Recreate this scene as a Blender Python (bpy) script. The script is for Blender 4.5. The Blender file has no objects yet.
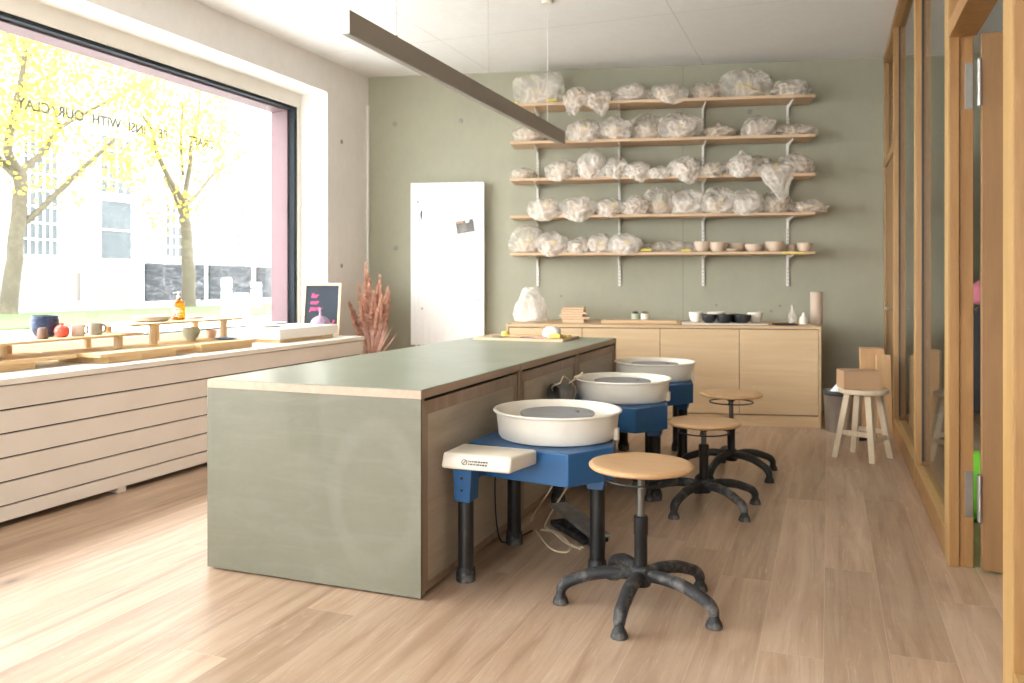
import bpy, bmesh, math, random
from mathutils import Vector, Matrix, noise
PI = math.pi
R = math.radians
scene = bpy.context.scene
col = scene.collection
random.seed(7)

# ------------------------------------------------------------------ camera geometry (used to measure where things stand)
F = 830.0; CX = 512.0; HY = 281.0; CAMH = 1.25
YAW = R(20.9)
SY, CY = math.sin(YAW), math.cos(YAW)
def ray(px):
    c = (px-CX)/F
    return (-SY + c*CY, CY + c*SY)
def at_height(px, py, z):                     # point of the photo known to be at height z
    t = (CAMH-z)*F/(py-HY); d = ray(px)
    return Vector((d[0]*t, d[1]*t, z))
def at_x(px, x, py=None):                     # point on the plane X = x
    d = ray(px); t = x/d[0]
    z = CAMH-(py-HY)/F*t if py is not None else 0
    return Vector((x, d[1]*t, z))
ALPHA = R(12.5)
WX, WY = 0.488, 8.64
NX, NY = math.sin(ALPHA), -math.cos(ALPHA)    # inward normal of the back wall
def at_back(px, d, py=None):                  # point at distance d in front of the back wall
    r = ray(px)
    t = (d + WX*NX + WY*NY)/(r[0]*NX + r[1]*NY)
    z = CAMH-(py-HY)/F*t if py is not None else 0
    return Vector((r[0]*t, r[1]*t, z))
def back_u(u, d, z=0):                        # u metres left of the right back corner
    return Vector((WX - u*math.cos(ALPHA) + d*NX, WY - u*math.sin(ALPHA) + d*NY, z))
def wall_y(x): return WY + (x-WX)*math.tan(ALPHA)

_q = at_back(683, 0)
SEAM_X = (_q.x-WX)*math.cos(ALPHA)+(_q.y-WY)*math.sin(ALPHA)
# ------------------------------------------------------------------ materials
def nm(name):
    m = bpy.data.materials.new(name); m.use_nodes = True
    nt = m.node_tree; nt.nodes.clear()
    out = nt.nodes.new('ShaderNodeOutputMaterial')
    b = nt.nodes.new('ShaderNodeBsdfPrincipled')
    nt.links.new(b.outputs[0], out.inputs[0])
    return m, nt, b, out
def coords(nt, scale=(1,1,1), kind='Object', loc=(0,0,0), rot=(0,0,0)):
    tc = nt.nodes.new('ShaderNodeTexCoord'); mp = nt.nodes.new('ShaderNodeMapping')
    mp.inputs['Scale'].default_value = scale; mp.inputs['Location'].default_value = loc
    mp.inputs['Rotation'].default_value = rot
    nt.links.new(tc.outputs[kind], mp.inputs[0])
    return mp.outputs[0]
def ntex(nt, vec, scale, detail=4, rough=.55, dist=0):
    n = nt.nodes.new('ShaderNodeTexNoise'); n.inputs['Scale'].default_value = scale
    n.inputs['Detail'].default_value = detail; n.inputs['Roughness'].default_value = rough
    n.inputs['Distortion'].default_value = dist
    nt.links.new(vec, n.inputs['Vector']); return n.outputs['Fac']
def ramp(nt, fac, stops):
    r = nt.nodes.new('ShaderNodeValToRGB')
    el = r.color_ramp.elements
    while len(el) < len(stops): el.new(0.5)
    for e, (p, c) in zip(el, stops):
        e.position = p; e.color = (*c, 1) if len(c) == 3 else c
    nt.links.new(fac, r.inputs[0]); return r.outputs[0]
def mixc(nt, fac, a, b, mode='MIX'):
    m = nt.nodes.new('ShaderNodeMix'); m.data_type = 'RGBA'; m.blend_type = mode
    for sock, v in ((m.inputs[0], fac), (m.inputs[6], a), (m.inputs[7], b)):
        if isinstance(v, bpy.types.NodeSocket): nt.links.new(v, sock)
        elif isinstance(v, (int, float)): sock.default_value = v
        else: sock.default_value = (*v, 1)
    return m.outputs[2]
def mth(nt, op, a, b=0.0, c=None):
    m = nt.nodes.new('ShaderNodeMath'); m.operation = op
    for i, v in enumerate((a, b) if c is None else (a, b, c)):
        if isinstance(v, bpy.types.NodeSocket): nt.links.new(v, m.inputs[i])
        else: m.inputs[i].default_value = v
    return m.outputs[0]
def bump(nt, b, h, strength, dist=.01):
    bp = nt.nodes.new('ShaderNodeBump'); bp.inputs['Strength'].default_value = strength
    bp.inputs['Distance'].default_value = dist
    nt.links.new(h, bp.inputs['Height']); nt.links.new(bp.outputs[0], b.inputs['Normal'])
def M_plain(name, c, rough=.5, var=.06, scale=6, bmp=0, metal=0, spec=.5, coat=0):
    m, nt, b, _ = nm(name)
    v = coords(nt)
    f = ntex(nt, v, scale)
    lo = tuple(x*(1-var) for x in c); hi = tuple(min(1, x*(1+var)) for x in c)
    nt.links.new(ramp(nt, f, [(.3, lo), (.7, hi)]), b.inputs['Base Color'])
    b.inputs['Roughness'].default_value = rough; b.inputs['Metallic'].default_value = metal
    b.inputs['Specular IOR Level'].default_value = spec
    b.inputs['Coat Weight'].default_value = coat
    if bmp: bump(nt, b, ntex(nt, v, scale*8), bmp)
    return m
def M_wood(name, c1, c2, axis='z', rough=.5, s=1.0, bmp=.08, knots=0):
    m, nt, b, _ = nm(name)
    sc = {'x': (1.2, 14, 14), 'y': (14, 1.2, 14), 'z': (14, 14, 1.2)}[axis]
    oi = nt.nodes.new('ShaderNodeObjectInfo')
    tc = nt.nodes.new('ShaderNodeTexCoord')
    va = nt.nodes.new('ShaderNodeVectorMath'); va.operation = 'ADD'
    sc2 = nt.nodes.new('ShaderNodeVectorMath'); sc2.operation = 'SCALE'; sc2.inputs[3].default_value = 1.0
    cb = nt.nodes.new('ShaderNodeCombineXYZ')
    r10 = mth(nt, 'MULTIPLY', oi.outputs['Random'], 7.0)
    for i in range(3): nt.links.new(r10, cb.inputs[i])
    nt.links.new(tc.outputs['Object'], va.inputs[0]); nt.links.new(cb.outputs[0], va.inputs[1])
    mp = nt.nodes.new('ShaderNodeMapping'); mp.inputs['Scale'].default_value = tuple(x*s for x in sc)
    nt.links.new(va.outputs[0], mp.inputs[0])
    f1 = ntex(nt, mp.outputs[0], 1.0, 5, .6, 1.2)
    f2 = ntex(nt, mp.outputs[0], 5.0, 3, .6, .4)
    f = mth(nt, 'ADD', mth(nt, 'MULTIPLY', f1, .7), mth(nt, 'MULTIPLY', f2, .3))
    nt.links.new(ramp(nt, f, [(.3, c2), (.52, tuple((a+b_)/2 for a, b_ in zip(c1, c2))), (.7, c1)]), b.inputs['Base Color'])
    b.inputs['Roughness'].default_value = rough
    if bmp: bump(nt, b, f, bmp, .004)
    return m
def M_speck(name, base, dust, amount=.5, rough=.6, scale=18):
    m, nt, b, _ = nm(name)
    v = coords(nt)
    f = ntex(nt, v, scale, 6, .7)
    g = ntex(nt, v, scale*.25, 3)
    k = ramp(nt, mth(nt, 'ADD', mth(nt, 'MULTIPLY', f, .6), mth(nt, 'MULTIPLY', g, .4)), [(.62-amount*.3, (0,0,0)), (.78-amount*.1, (1,1,1))])
    nt.links.new(mixc(nt, k, base, dust), b.inputs['Base Color'])
    b.inputs['Roughness'].default_value = rough
    bump(nt, b, f, .15, .003)
    return m

# --- concrete walls
def M_concrete(name, c, var=.08, seams=(), pits=.3, rough=.85):
    m, nt, b, _ = nm(name)
    v = coords(nt)
    big = ntex(nt, v, .9, 4, .6)
    fine = ntex(nt, coords(nt, (1, 1, .6)), 14, 5, .7)
    cl = ramp(nt, big, [(.3, tuple(x*(1-var) for x in c)), (.72, tuple(x*(1+var) for x in c))])
    cl = mixc(nt, mth(nt, 'MULTIPLY', ramp(nt, fine, [(.35, (1,1,1)), (.6, (0,0,0))]), .18), cl, tuple(x*.8 for x in c))
    # small air-bubble pits of cast concrete
    vo = nt.nodes.new('ShaderNodeTexVoronoi'); vo.inputs['Scale'].default_value = 5.5
    nt.links.new(v, vo.inputs['Vector'])
    pk = ramp(nt, vo.outputs['Distance'], [(.0, (1,1,1)), (.05, (0,0,0))])
    cl = mixc(nt, mth(nt, 'MULTIPLY', pk, pits), cl, tuple(x*.45 for x in c))
    if seams:
        sp = nt.nodes.new('ShaderNodeSeparateXYZ'); nt.links.new(v, sp.inputs[0])
        for ax, val in seams:
            dd = mth(nt, 'ABSOLUTE', mth(nt, 'SUBTRACT', sp.outputs[ax], val))
            k = mth(nt, 'LESS_THAN', dd, .004)
            cl = mixc(nt, mth(nt, 'MULTIPLY', k, .5), cl, tuple(x*.5 for x in c))
    nt.links.new(cl, b.inputs['Base Color'])
    b.inputs['Roughness'].default_value = rough
    bump(nt, b, fine, .12, .006)
    return m

def M_floor():
    m, nt, b, _ = nm('limed_oak_planks')
    tc = nt.nodes.new('ShaderNodeTexCoord')
    sp = nt.nodes.new('ShaderNodeSeparateXYZ'); nt.links.new(tc.outputs['Object'], sp.inputs[0])
    PW, PL = .205, 2.1
    xr = mth(nt, 'DIVIDE', mth(nt, 'ADD', sp.outputs[0], .017), PW)
    row = mth(nt, 'FLOOR', xr)
    wn = nt.nodes.new('ShaderNodeTexWhiteNoise'); wn.noise_dimensions = '1D'; nt.links.new(row, wn.inputs['W'])
    yr = mth(nt, 'ADD', mth(nt, 'DIVIDE', sp.outputs[1], PL), mth(nt, 'MULTIPLY', wn.outputs['Value'], 3.7))
    seg = mth(nt, 'FLOOR', yr)
    cb = nt.nodes.new('ShaderNodeCombineXYZ'); nt.links.new(row, cb.inputs[0]); nt.links.new(seg, cb.inputs[1])
    wn2 = nt.nodes.new('ShaderNodeTexWhiteNoise'); wn2.noise_dimensions = '3D'; nt.links.new(cb.outputs[0], wn2.inputs['Vector'])
    rnd = wn2.outputs['Value']
    fx = mth(nt, 'FRACT', xr); fy = mth(nt, 'FRACT', yr)
    ex = mth(nt, 'MULTIPLY', mth(nt, 'MINIMUM', fx, mth(nt, 'SUBTRACT', 1.0, fx)), PW)
    ey = mth(nt, 'MULTIPLY', mth(nt, 'MINIMUM', fy, mth(nt, 'SUBTRACT', 1.0, fy)), PL)
    seam = mth(nt, 'LESS_THAN', mth(nt, 'MINIMUM', ex, ey), .0013)
    va = nt.nodes.new('ShaderNodeVectorMath'); va.operation = 'MULTIPLY_ADD'
    nt.links.new(wn2.outputs['Color'], va.inputs[0]); va.inputs[1].default_value = (7.3, 9.1, 5.7)
    nt.links.new(tc.outputs['Object'], va.inputs[2])
    mp = nt.nodes.new('ShaderNodeMapping'); mp.inputs['Scale'].default_value = (11, .75, 1)
    nt.links.new(va.outputs[0], mp.inputs[0])
    grain = ntex(nt, mp.outputs[0], 1.3, 6, .62, .7)
    mp2 = nt.nodes.new('ShaderNodeMapping'); mp2.inputs['Scale'].default_value = (34, 1.8, 1)
    nt.links.new(va.outputs[0], mp2.inputs[0])
    fib = ntex(nt, mp2.outputs[0], 1.6, 7, .78, 1.1)
    base = ramp(nt, grain, [(.25, (.300, .185, .110)), (.42, (.430, .285, .185)), (.58, (.515, .365, .250)), (.8, (.620, .475, .350))])
    tint = ramp(nt, rnd, [(0, (.74, .71, .68)), (.5, (.90, .89, .89)), (1, (1.05, 1.06, 1.08))])
    c = mixc(nt, 1.0, base, tint, 'MULTIPLY')
    # white lime left in the pores
    lime = ramp(nt, fib, [(.56, (0, 0, 0)), (.74, (1, 1, 1))])
    c = mixc(nt, mth(nt, 'MULTIPLY', lime, .62), c, (.72, .64, .56))
    dk = ramp(nt, fib, [(.30, (1, 1, 1)), (.44, (0, 0, 0))])
    c = mixc(nt, mth(nt, 'MULTIPLY', dk, .42), c, (.26, .17, .11))
    # knots
    mp3 = nt.nodes.new('ShaderNodeMapping'); mp3.inputs['Scale'].default_value = (2.4, 1.15, 1)
    nt.links.new(va.outputs[0], mp3.inputs[0])
    vo = nt.nodes.new('ShaderNodeTexVoronoi'); vo.inputs['Scale'].default_value = 1.25
    nt.links.new(mp3.outputs[0], vo.inputs['Vector'])
    kn = ramp(nt, vo.outputs['Distance'], [(.02, (1, 1, 1)), (.06, (.4, .4, .4)), (.16, (0, 0, 0))])
    c = mixc(nt, mth(nt, 'MULTIPLY', kn, .75), c, (.10, .065, .045))
    # clay dust smears
    dust = ramp(nt, ntex(nt, coords(nt, (1, 1, 1)), .8, 5, .65, .6), [(.5, (0, 0, 0)), (.72, (1, 1, 1))])
    c = mixc(nt, mth(nt, 'MULTIPLY', dust, .22), c, (.62, .56, .50))
    c = mixc(nt, mth(nt, 'MULTIPLY', seam, .35), c, (.68, .58, .47))
    nt.links.new(c, b.inputs['Base Color'])
    nt.links.new(mth(nt, 'ADD', mth(nt, 'MULTIPLY', grain, -.12), .42), b.inputs['Roughness'])
    b.inputs['Specular IOR Level'].default_value = .6
    bump(nt, b, mth(nt, 'SUBTRACT', mth(nt, 'ADD', mth(nt, 'MULTIPLY', fib, .3), mth(nt, 'MULTIPLY', grain, .4)), seam), .18, .004)
    return m

def M_lino(name, c, swirl=False):
    m, nt, b, _ = nm(name)
    v = coords(nt)
    big = ntex(nt, v, 2.2, 5, .6)
    fine = ntex(nt, v, 40, 3, .6)
    f = mth(nt, 'ADD', mth(nt, 'MULTIPLY', big, .8), mth(nt, 'MULTIPLY', fine, .2))
    cl = ramp(nt, f, [(.3, tuple(x*.9 for x in c)), (.7, tuple(x*1.1 for x in c))])
    if swirl:                                   # dried clay slip wiped round and round
        sp = nt.nodes.new('ShaderNodeSeparateXYZ'); nt.links.new(v, sp.inputs[0])
        wob = ntex(nt, v, 3.5, 2)
        def rings(cx, cz, ax, az, freq):
            dx = mth(nt, 'MULTIPLY', mth(nt, 'SUBTRACT', sp.outputs[0], cx), ax)
            dz = mth(nt, 'MULTIPLY', mth(nt, 'SUBTRACT', sp.outputs[2], cz), az)
            r = mth(nt, 'SQRT', mth(nt, 'ADD', mth(nt, 'MULTIPLY', dx, dx), mth(nt, 'MULTIPLY', dz, dz)))
            s = mth(nt, 'SINE', mth(nt, 'ADD', mth(nt, 'MULTIPLY', r, freq), mth(nt, 'MULTIPLY', wob, 3.0)))
            fall = ramp(nt, r, [(.06, (0, 0, 0)), (.20, (1, 1, 1)), (.36, (1, 1, 1)), (.48, (0, 0, 0))])
            return mth(nt, 'MULTIPLY', ramp(nt, s, [(.1, (0, 0, 0)), (.9, (1, 1, 1))]), fall)
        k = mth(nt, 'MULTIPLY', rings(.84, .38, 1.25, .85, 27), ramp(nt, ntex(nt, v, 5, 4), [(.3, (.3, .3, .3)), (.7, (1, 1, 1))]))
        cl = mixc(nt, mth(nt, 'MULTIPLY', k, .22), cl, (.27, .26, .22))
        # darker patch where the slip was wiped off
        def band(sock, a0, a1, soft):
            w_ = mth(nt, 'ADD', sock, mth(nt, 'MULTIPLY', mth(nt, 'SUBTRACT', wob, .5), .08))
            lo_ = nt.nodes.new('ShaderNodeMapRange'); lo_.inputs[1].default_value = a0; lo_.inputs[2].default_value = a0+soft; nt.links.new(w_, lo_.inputs[0])
            hi_ = nt.nodes.new('ShaderNodeMapRange'); hi_.inputs[1].default_value = a1-soft; hi_.inputs[2].default_value = a1; hi_.inputs[3].default_value = 1; hi_.inputs[4].default_value = 0; nt.links.new(w_, hi_.inputs[0])
            return mth(nt, 'MULTIPLY', lo_.outputs[0], hi_.outputs[0])
        patch = mth(nt, 'MULTIPLY', band(sp.outputs[0], .40, .60, .03), band(sp.outputs[2], .52, .90, .03))
        cl = mixc(nt, mth(nt, 'MULTIPLY', patch, .35), cl, (.112, .108, .065))
        streak = ramp(nt, ntex(nt, coords(nt, (1.2, 1, 6)), 2.2, 5, .65, 1.2), [(.45, (0, 0, 0)), (.7, (1, 1, 1))])
        cl = mixc(nt, mth(nt, 'MULTIPLY', streak, .28), cl, (.235, .225, .185))
    nt.links.new(cl, b.inputs['Base Color'])
    b.inputs['Roughness'].default_value = .33 if not swirl else .62
    return m

def M_glass(name='window_glass_sheet', tint=(.97, .985, .98)):
    m = bpy.data.materials.new(name); m.use_nodes = True
    nt = m.node_tree; nt.nodes.clear()
    out = nt.nodes.new('ShaderNodeOutputMaterial')
    tr = nt.nodes.new('ShaderNodeBsdfTransparent'); tr.inputs[0].default_value = (*tint, 1)
    gl = nt.nodes.new('ShaderNodeBsdfGlossy'); gl.inputs['Roughness'].default_value = .01
    fr = nt.nodes.new('ShaderNodeFresnel'); ge = nt.nodes.new('ShaderNodeNewGeometry')
    # both faces of the sheet reflect like an air-to-glass surface
    nt.links.new(mth(nt, 'MULTIPLY_ADD', ge.outputs['Backfacing'], 1/1.45-1.45, 1.45), fr.inputs[0])
    mx = nt.nodes.new('ShaderNodeMixShader')
    nt.links.new(fr.outputs[0], mx.inputs[0]); nt.links.new(tr.outputs[0], mx.inputs[1]); nt.links.new(gl.outputs[0], mx.inputs[2])
    nt.links.new(mx.outputs[0], out.inputs[0])
    return m
def M_film(name, c=(.93, .885, .83), lo=.27, hi=.78):
    m = bpy.data.materials.new(name); m.use_nodes = True
    nt = m.node_tree; nt.nodes.clear()
    out = nt.nodes.new('ShaderNodeOutputMaterial')
    tr = nt.nodes.new('ShaderNodeBsdfTransparent'); tr.inputs[0].default_value = (.97, .965, .95, 1)
    p = nt.nodes.new('ShaderNodeBsdfPrincipled')
    p.inputs['Base Color'].default_value = (*c, 1); p.inputs['Roughness'].default_value = .28
    tl = nt.nodes.new('ShaderNodeBsdfTranslucent'); tl.inputs[0].default_value = (*c, 1)
    m1 = nt.nodes.new('ShaderNodeMixShader'); m1.inputs[0].default_value = .45
    nt.links.new(p.outputs[0], m1.inputs[1]); nt.links.new(tl.outputs[0], m1.inputs[2])
    v = coords(nt)
    a = ntex(nt, v, 5.5, 2, .5, .8)
    rd = mth(nt, 'ABSOLUTE', mth(nt, 'SUBTRACT', a, .5))
    k = ramp(nt, rd, [(0, (hi, hi, hi)), (.05, ((hi+lo)/2,)*3), (.22, (lo, lo, lo))])
    big = ramp(nt, ntex(nt, v, 3.5, 2), [(.3, (.75,)*3), (.7, (1.15,)*3)])
    k = mth(nt, 'MULTIPLY', k, big)
    bp = nt.nodes.new('ShaderNodeBump'); bp.inputs['Strength'].default_value = .25; bp.inputs['Distance'].default_value = .01
    nt.links.new(rd, bp.inputs['Height']); nt.links.new(bp.outputs[0], p.inputs['Normal']); nt.links.new(bp.outputs[0], tl.inputs['Normal'])
    mx = nt.nodes.new('ShaderNodeMixShader'); mx.inputs[0].default_value = .5
    nt.links.new(k, mx.inputs[0]); nt.links.new(tr.outputs[0], mx.inputs[1]); nt.links.new(m1.outputs[0], mx.inputs[2])
    nt.links.new(mx.outputs[0], out.inputs[0])
    return m
def M_leaf(name, c):
    m = bpy.data.materials.new(name); m.use_nodes = True
    nt = m.node_tree; nt.nodes.clear()
    out = nt.nodes.new('ShaderNodeOutputMaterial')
    d = nt.nodes.new('ShaderNodeBsdfDiffuse'); tl = nt.nodes.new('ShaderNodeBsdfTranslucent')
    v = coords(nt)
    cl = ramp(nt, ntex(nt, v, 2.5, 3), [(.3, tuple(x*.85 for x in c)), (.7, tuple(min(1, x*1.12) for x in c))])
    nt.links.new(cl, d.inputs[0]); nt.links.new(cl, tl.inputs[0])
    mx = nt.nodes.new('ShaderNodeMixShader'); mx.inputs[0].default_value = .5
    nt.links.new(d.outputs[0], mx.inputs[1]); nt.links.new(tl.outputs[0], mx.inputs[2]); nt.links.new(mx.outputs[0], out.inputs[0])
    return m
def M_amber():
    m, nt, b, _ = nm('amber_bottle_glass')
    b.inputs['Base Color'].default_value = (.34, .125, .005, 1)
    b.inputs['Transmission Weight'].default_value = .75
    b.inputs['Roughness'].default_value = .08
    return m
def M_wrapfoil():
    m, nt, b, _ = nm('black_foil_sheeting')
    v = coords(nt, (1, .6, 2.6), rot=(.25, 0, 0))
    f = ntex(nt, v, 2.0, 4, .55, 1.5)
    rd = mth(nt, 'ABSOLUTE', mth(nt, 'SUBTRACT', f, .5))
    nt.links.new(ramp(nt, rd, [(0, (.10, .10, .11)), (.02, (.014, .016, .019)), (.3, (.008, .0095, .012))]), b.inputs['Base Color'])  # pale streaks are wrinkle highlights painted into the foil colour
    b.inputs['Roughness'].default_value = .5; b.inputs['Specular IOR Level'].default_value = .14
    bump(nt, b, rd, .8, .08)
    return m

MT = dict(
  floor=M_floor(),
  green_wall=M_concrete('sage_green_painted_concrete', (.37, .362, .278), .07, seams=((0, SEAM_X),), pits=.3),
  white_wall=M_concrete('off_white_concrete', (.80, .765, .73), .04, pits=.35),
  ceiling=M_concrete('pale_concrete_ceiling', (.76, .755, .745), .03, pits=.12, seams=((0, -1.15), (0, -3.2), (1, 4.2), (1, 6.6))),
  plaster=M_plain('white_plaster', (.80, .785, .75), .7, .02),
  frame=M_plain('cream_window_frame', (.76, .72, .66), .45, .02),
  gasket=M_plain('dark_grey_glazing_seal', (.022, .028, .033), .7, .1, spec=.15),
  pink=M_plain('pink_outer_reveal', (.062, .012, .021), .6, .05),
  glass=M_glass(),
  bench=M_plain('cream_painted_boards', (.76, .69, .63), .5, .025, 4, .03),
  bench_top=M_plain('cream_worktop', (.80, .745, .68), .35, .02),
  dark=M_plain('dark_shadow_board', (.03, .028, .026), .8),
  lino=M_lino('sage_green_linoleum', (.270, .295, .225)),
  lino_front=M_lino('sage_green_linoleum_with_clay_smears', (.160, .152, .108), True),
  ply_edge=M_wood('birch_plywood_edge', (.50, .365, .27), (.40, .28, .20), 'y'),
  ply_dark=M_wood('oiled_plywood', (.42, .30, .215), (.28, .19, .13), 'z'),
  ply_panel=M_wood('clay_dusted_plywood_panel', (.56, .48, .38), (.44, .36, .275), 'y', .7),
  maple=M_wood('maple_cabinet_veneer', (.70, .51, .31), (.58, .40, .225), 'x', .45, .7),
  maple_edge=M_wood('maple_worktop_edge', (.66, .46, .27), (.54, .36, .20), 'x', .45),
  oak=M_wood('golden_oak_joinery', (.40, .215, .078), (.26, .125, .040), 'z', .4, 1.0, .1),
  oak_light=M_wood('pale_oak_edge_lipping', (.50, .315, .125), (.39, .225, .078), 'z', .4),
  oak_door=M_wood('oak_door_veneer', (.31, .170, .070), (.24, .12, .045), 'z', .45, .8),
  shelf=M_wood('shelf_board_wood', (.70, .50, .33), (.56, .385, .24), 'x', .55),
  shelfmetal=M_plain('white_shelf_metal', (.78, .76, .73), .4, .03),
  seatwood=M_wood('beech_seat_wood', (.62, .39, .20), (.48, .275, .13), 'x', .38, .8),
  pine=M_wood('pale_pine', (.70, .49, .26), (.55, .36, .17), 'y', .5),
  pine_z=M_wood('pale_pine_upright', (.76, .58, .35), (.62, .44, .24), 'z', .5),
  board_wood=M_wood('warm_spruce_boards', (.62, .38, .19), (.48, .27, .12), 'z', .55),
  stoolwood=M_wood('clay_dusted_raw_wood', (.66, .54, .39), (.50, .38, .255), 'z', .7),
  card=M_plain('brown_cardboard', (.44, .265, .145), .8, .05, 5),
  blue=M_speck('blue_powder_coat', (.020, .105, .27), (.07, .17, .36), .05, .38, 12),
  cream=M_plain('cream_plastic', (.76, .68, .565), .3, .02),
  basin_in=M_plain('cream_plastic_basin', (.88, .82, .72), .35, .04),
  wheelhead=M_speck('clay_smeared_aluminium', (.28, .29, .31), (.50, .49, .47), .4, .4, 8),
  blacksteel=M_speck('black_painted_steel', (.012, .012, .013), (.06, .055, .05), .15, .35, 30),
  dustblack=M_speck('clay_dusted_black_plastic', (.018, .018, .020), (.23, .21, .19), .42, .6, 22),
  darkplastic=M_speck('black_plastic', (.014, .014, .015), (.10, .09, .085), .1, .45, 25),
  steel=M_plain('brushed_steel', (.42, .41, .39), .28, .08, 12, 0, .9),
  darksteel=M_plain('worn_dark_steel', (.16, .15, .14), .35, .1, 12, 0, .7),
  lamp=M_plain('grey_brown_anodised_aluminium', (.34, .29, .24), .42, .03, 3, 0, .25),
  lampend=M_plain('pale_end_cap', (.70, .66, .61), .4),
  diffuser=M_plain('opal_diffuser', (.38, .36, .33), .5, .02),
  radiator=M_plain('white_radiator_enamel', (.86, .85, .83), .3, .01),
  paper=M_plain('white_paper', (.88, .88, .88), .7, .01),
  black=M_plain('matt_black', (.02, .02, .022), .5),
  chalk=M_plain('slate_blackboard', (.030, .037, .048), .8, .2, 3, spec=.25),
  pinkchalk=M_plain('pink_chalk', (.75, .05, .20), .7, .02),
  lilac=M_plain('lilac_glaze', (.30, .20, .28), .35, .06),
  film=M_film('clear_plastic_film'),
  film2=M_film('cloudy_plastic_film', (.95, .91, .86), .45, .9),
  film_dark=M_film('thin_plastic_film', (.88, .83, .76), .22, .65),
  yellow=M_plain('yellow_tape', (.78, .62, .12), .5),
  clay=M_plain('pale_dry_clay', (.62, .49, .375), .8, .06, 10, .1),
  clay_white=M_plain('white_dry_clay', (.72, .66, .58), .75, .04, 10),
  black_clay=M_speck('black_glazed_clay', (.018, .017, .018), (.05, .05, .05), .3, .45),
  navy=M_speck('navy_glaze', (.012, .028, .08), (.05, .09, .17), .4, .3, 25),
  brownclay=M_plain('dark_brown_clay', (.19, .11, .08), .7, .1, 12),
  coral=M_speck('coral_red_glaze', (.72, .09, .06), (.80, .22, .16), .4, .4),
  beige=M_speck('beige_speckled_glaze', (.60, .52, .44), (.42, .36, .30), .4, .5),
  taupe=M_speck('taupe_speckled_glaze', (.30, .27, .22), (.42, .38, .32), .4, .5),
  celadon=M_speck('pale_green_glaze', (.42, .45, .33), (.52, .54, .44), .4, .35),
  plate=M_plain('cream_plate_glaze', (.76, .66, .52), .4, .03),
  orange=M_plain('orange_glaze', (.85, .38, .24), .4),
  blueglz=M_plain('blue_glaze', (.10, .22, .52), .4),
  amber=M_amber(),
  label=M_plain('white_label_print', (.86, .84, .80), .6),
  brownpaper=M_plain('brown_paper', (.52, .40, .31), .8, .05),
  pampas=M_plain('dried_rust_pampas', (.58, .33, .235), .95, .3, 25),
  palm=M_plain('dried_pink_palm', (.62, .36, .28), .9, .3, 15),
  cable=M_plain('beige_rubber_cable', (.66, .56, .40), .6),
  pedal=M_speck('clay_dusted_grey_metal', (.13, .12, .115), (.30, .28, .25), .5, .6, 14),
  green_cloth=M_plain('bright_green_cloth', (.16, .50, .03), .8, .15),
  pink_cloth=M_plain('dusty_pink_cloth', (.42, .12, .16), .9, .15),
  dark_cloth=M_plain('dark_cloth', (.02, .018, .02), .9, .2),
  room2=M_plain('grey_painted_wall', (.30, .285, .25), .8, .04, 2),
  facade=M_concrete('pale_rendered_facade', (.24, .23, .215), .03, pits=0),
  facade_low=M_concrete('pale_plinth_render', (.12, .11, .10), .05, pits=0),
  pane=M_plain('grey_factory_window_glass', (.052, .060, .064), .6, .15, 1.2, spec=.15),
  whitebar=M_plain('white_glazing_bar', (.8, .8, .8), .5),
  bark=M_speck('grey_brown_bark', (.050, .042, .026), (.085, .074, .045), .5, .9, 9),
  leaf=M_leaf('yellow_autumn_leaves', (.60, .475, .075)),
  grass=M_plain('short_green_grass', (.028, .060, .006), .9, .3, 8),
  paving=M_plain('pale_concrete_paving', (.66, .65, .63), .8, .06, .8),
  foil=M_wrapfoil(),
  bollard=M_plain('white_painted_metal', (.34, .37, .37), .4, .03),
  lettering=M_plain('pale_grey_window_film_lettering', (.34, .33, .27), .9, .02, spec=.1),
)
M = MT

# ------------------------------------------------------------------ mesh helpers
def bm_new(): return bmesh.new()
def bx(bm, x0, x1, y0, y1, z0, z1, bev=0, seg=2, mtx=None):
    r = bmesh.ops.create_cube(bm, size=1)
    vs = r['verts']
    for v in vs:
        v.co = Vector(((x0+x1)/2 + v.co.x*(x1-x0), (y0+y1)/2 + v.co.y*(y1-y0), (z0+z1)/2 + v.co.z*(z1-z0)))
    if bev:
        es = list({e for v in vs for e in v.link_edges})
        rr = bmesh.ops.bevel(bm, geom=es, offset=bev, segments=seg, profile=.5, affect='EDGES')
        vs = list({v for f in rr['faces'] for v in f.verts} | {v for v in vs if v.is_valid})
    if mtx is not None:
        for v in vs: v.co = mtx @ v.co
    return vs
def prism(bm, pts, z0, z1, bev=0):
    a = [bm.verts.new((x, y, z0)) for x, y in pts]; b = [bm.verts.new((x, y, z1)) for x, y in pts]
    n = len(pts)
    fs = [bm.faces.new(a[::-1]), bm.faces.new(b)]
    for i in range(n): fs.append(bm.faces.new((a[i], a[(i+1) % n], b[(i+1) % n], b[i])))
    if bev:
        es = list({e for f in fs for e in f.edges})
        bmesh.ops.bevel(bm, geom=es, offset=bev, segments=2, profile=.5, affect='EDGES')
def lathe(bm, prof, n=48, c=(0, 0, 0), close=True, sx=1, sy=1):
    rings = []
    for r, z in prof:
        if r <= 1e-5: rings.append([bm.verts.new((c[0], c[1], c[2]+z))])
        else: rings.append([bm.verts.new((c[0]+r*sx*math.cos(2*PI*i/n), c[1]+r*sy*math.sin(2*PI*i/n), c[2]+z)) for i in range(n)])
    for a, b in zip(rings, rings[1:]):
        for i in range(n):
            j = (i+1) % n
            if len(a) == 1 and len(b) == 1: break
            if len(a) == 1: bm.faces.new((a[0], b[j], b[i]))
            elif len(b) == 1: bm.faces.new((a[i], a[j], b[0]))
            else: bm.faces.new((a[i], a[j], b[j], b[i]))
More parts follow.
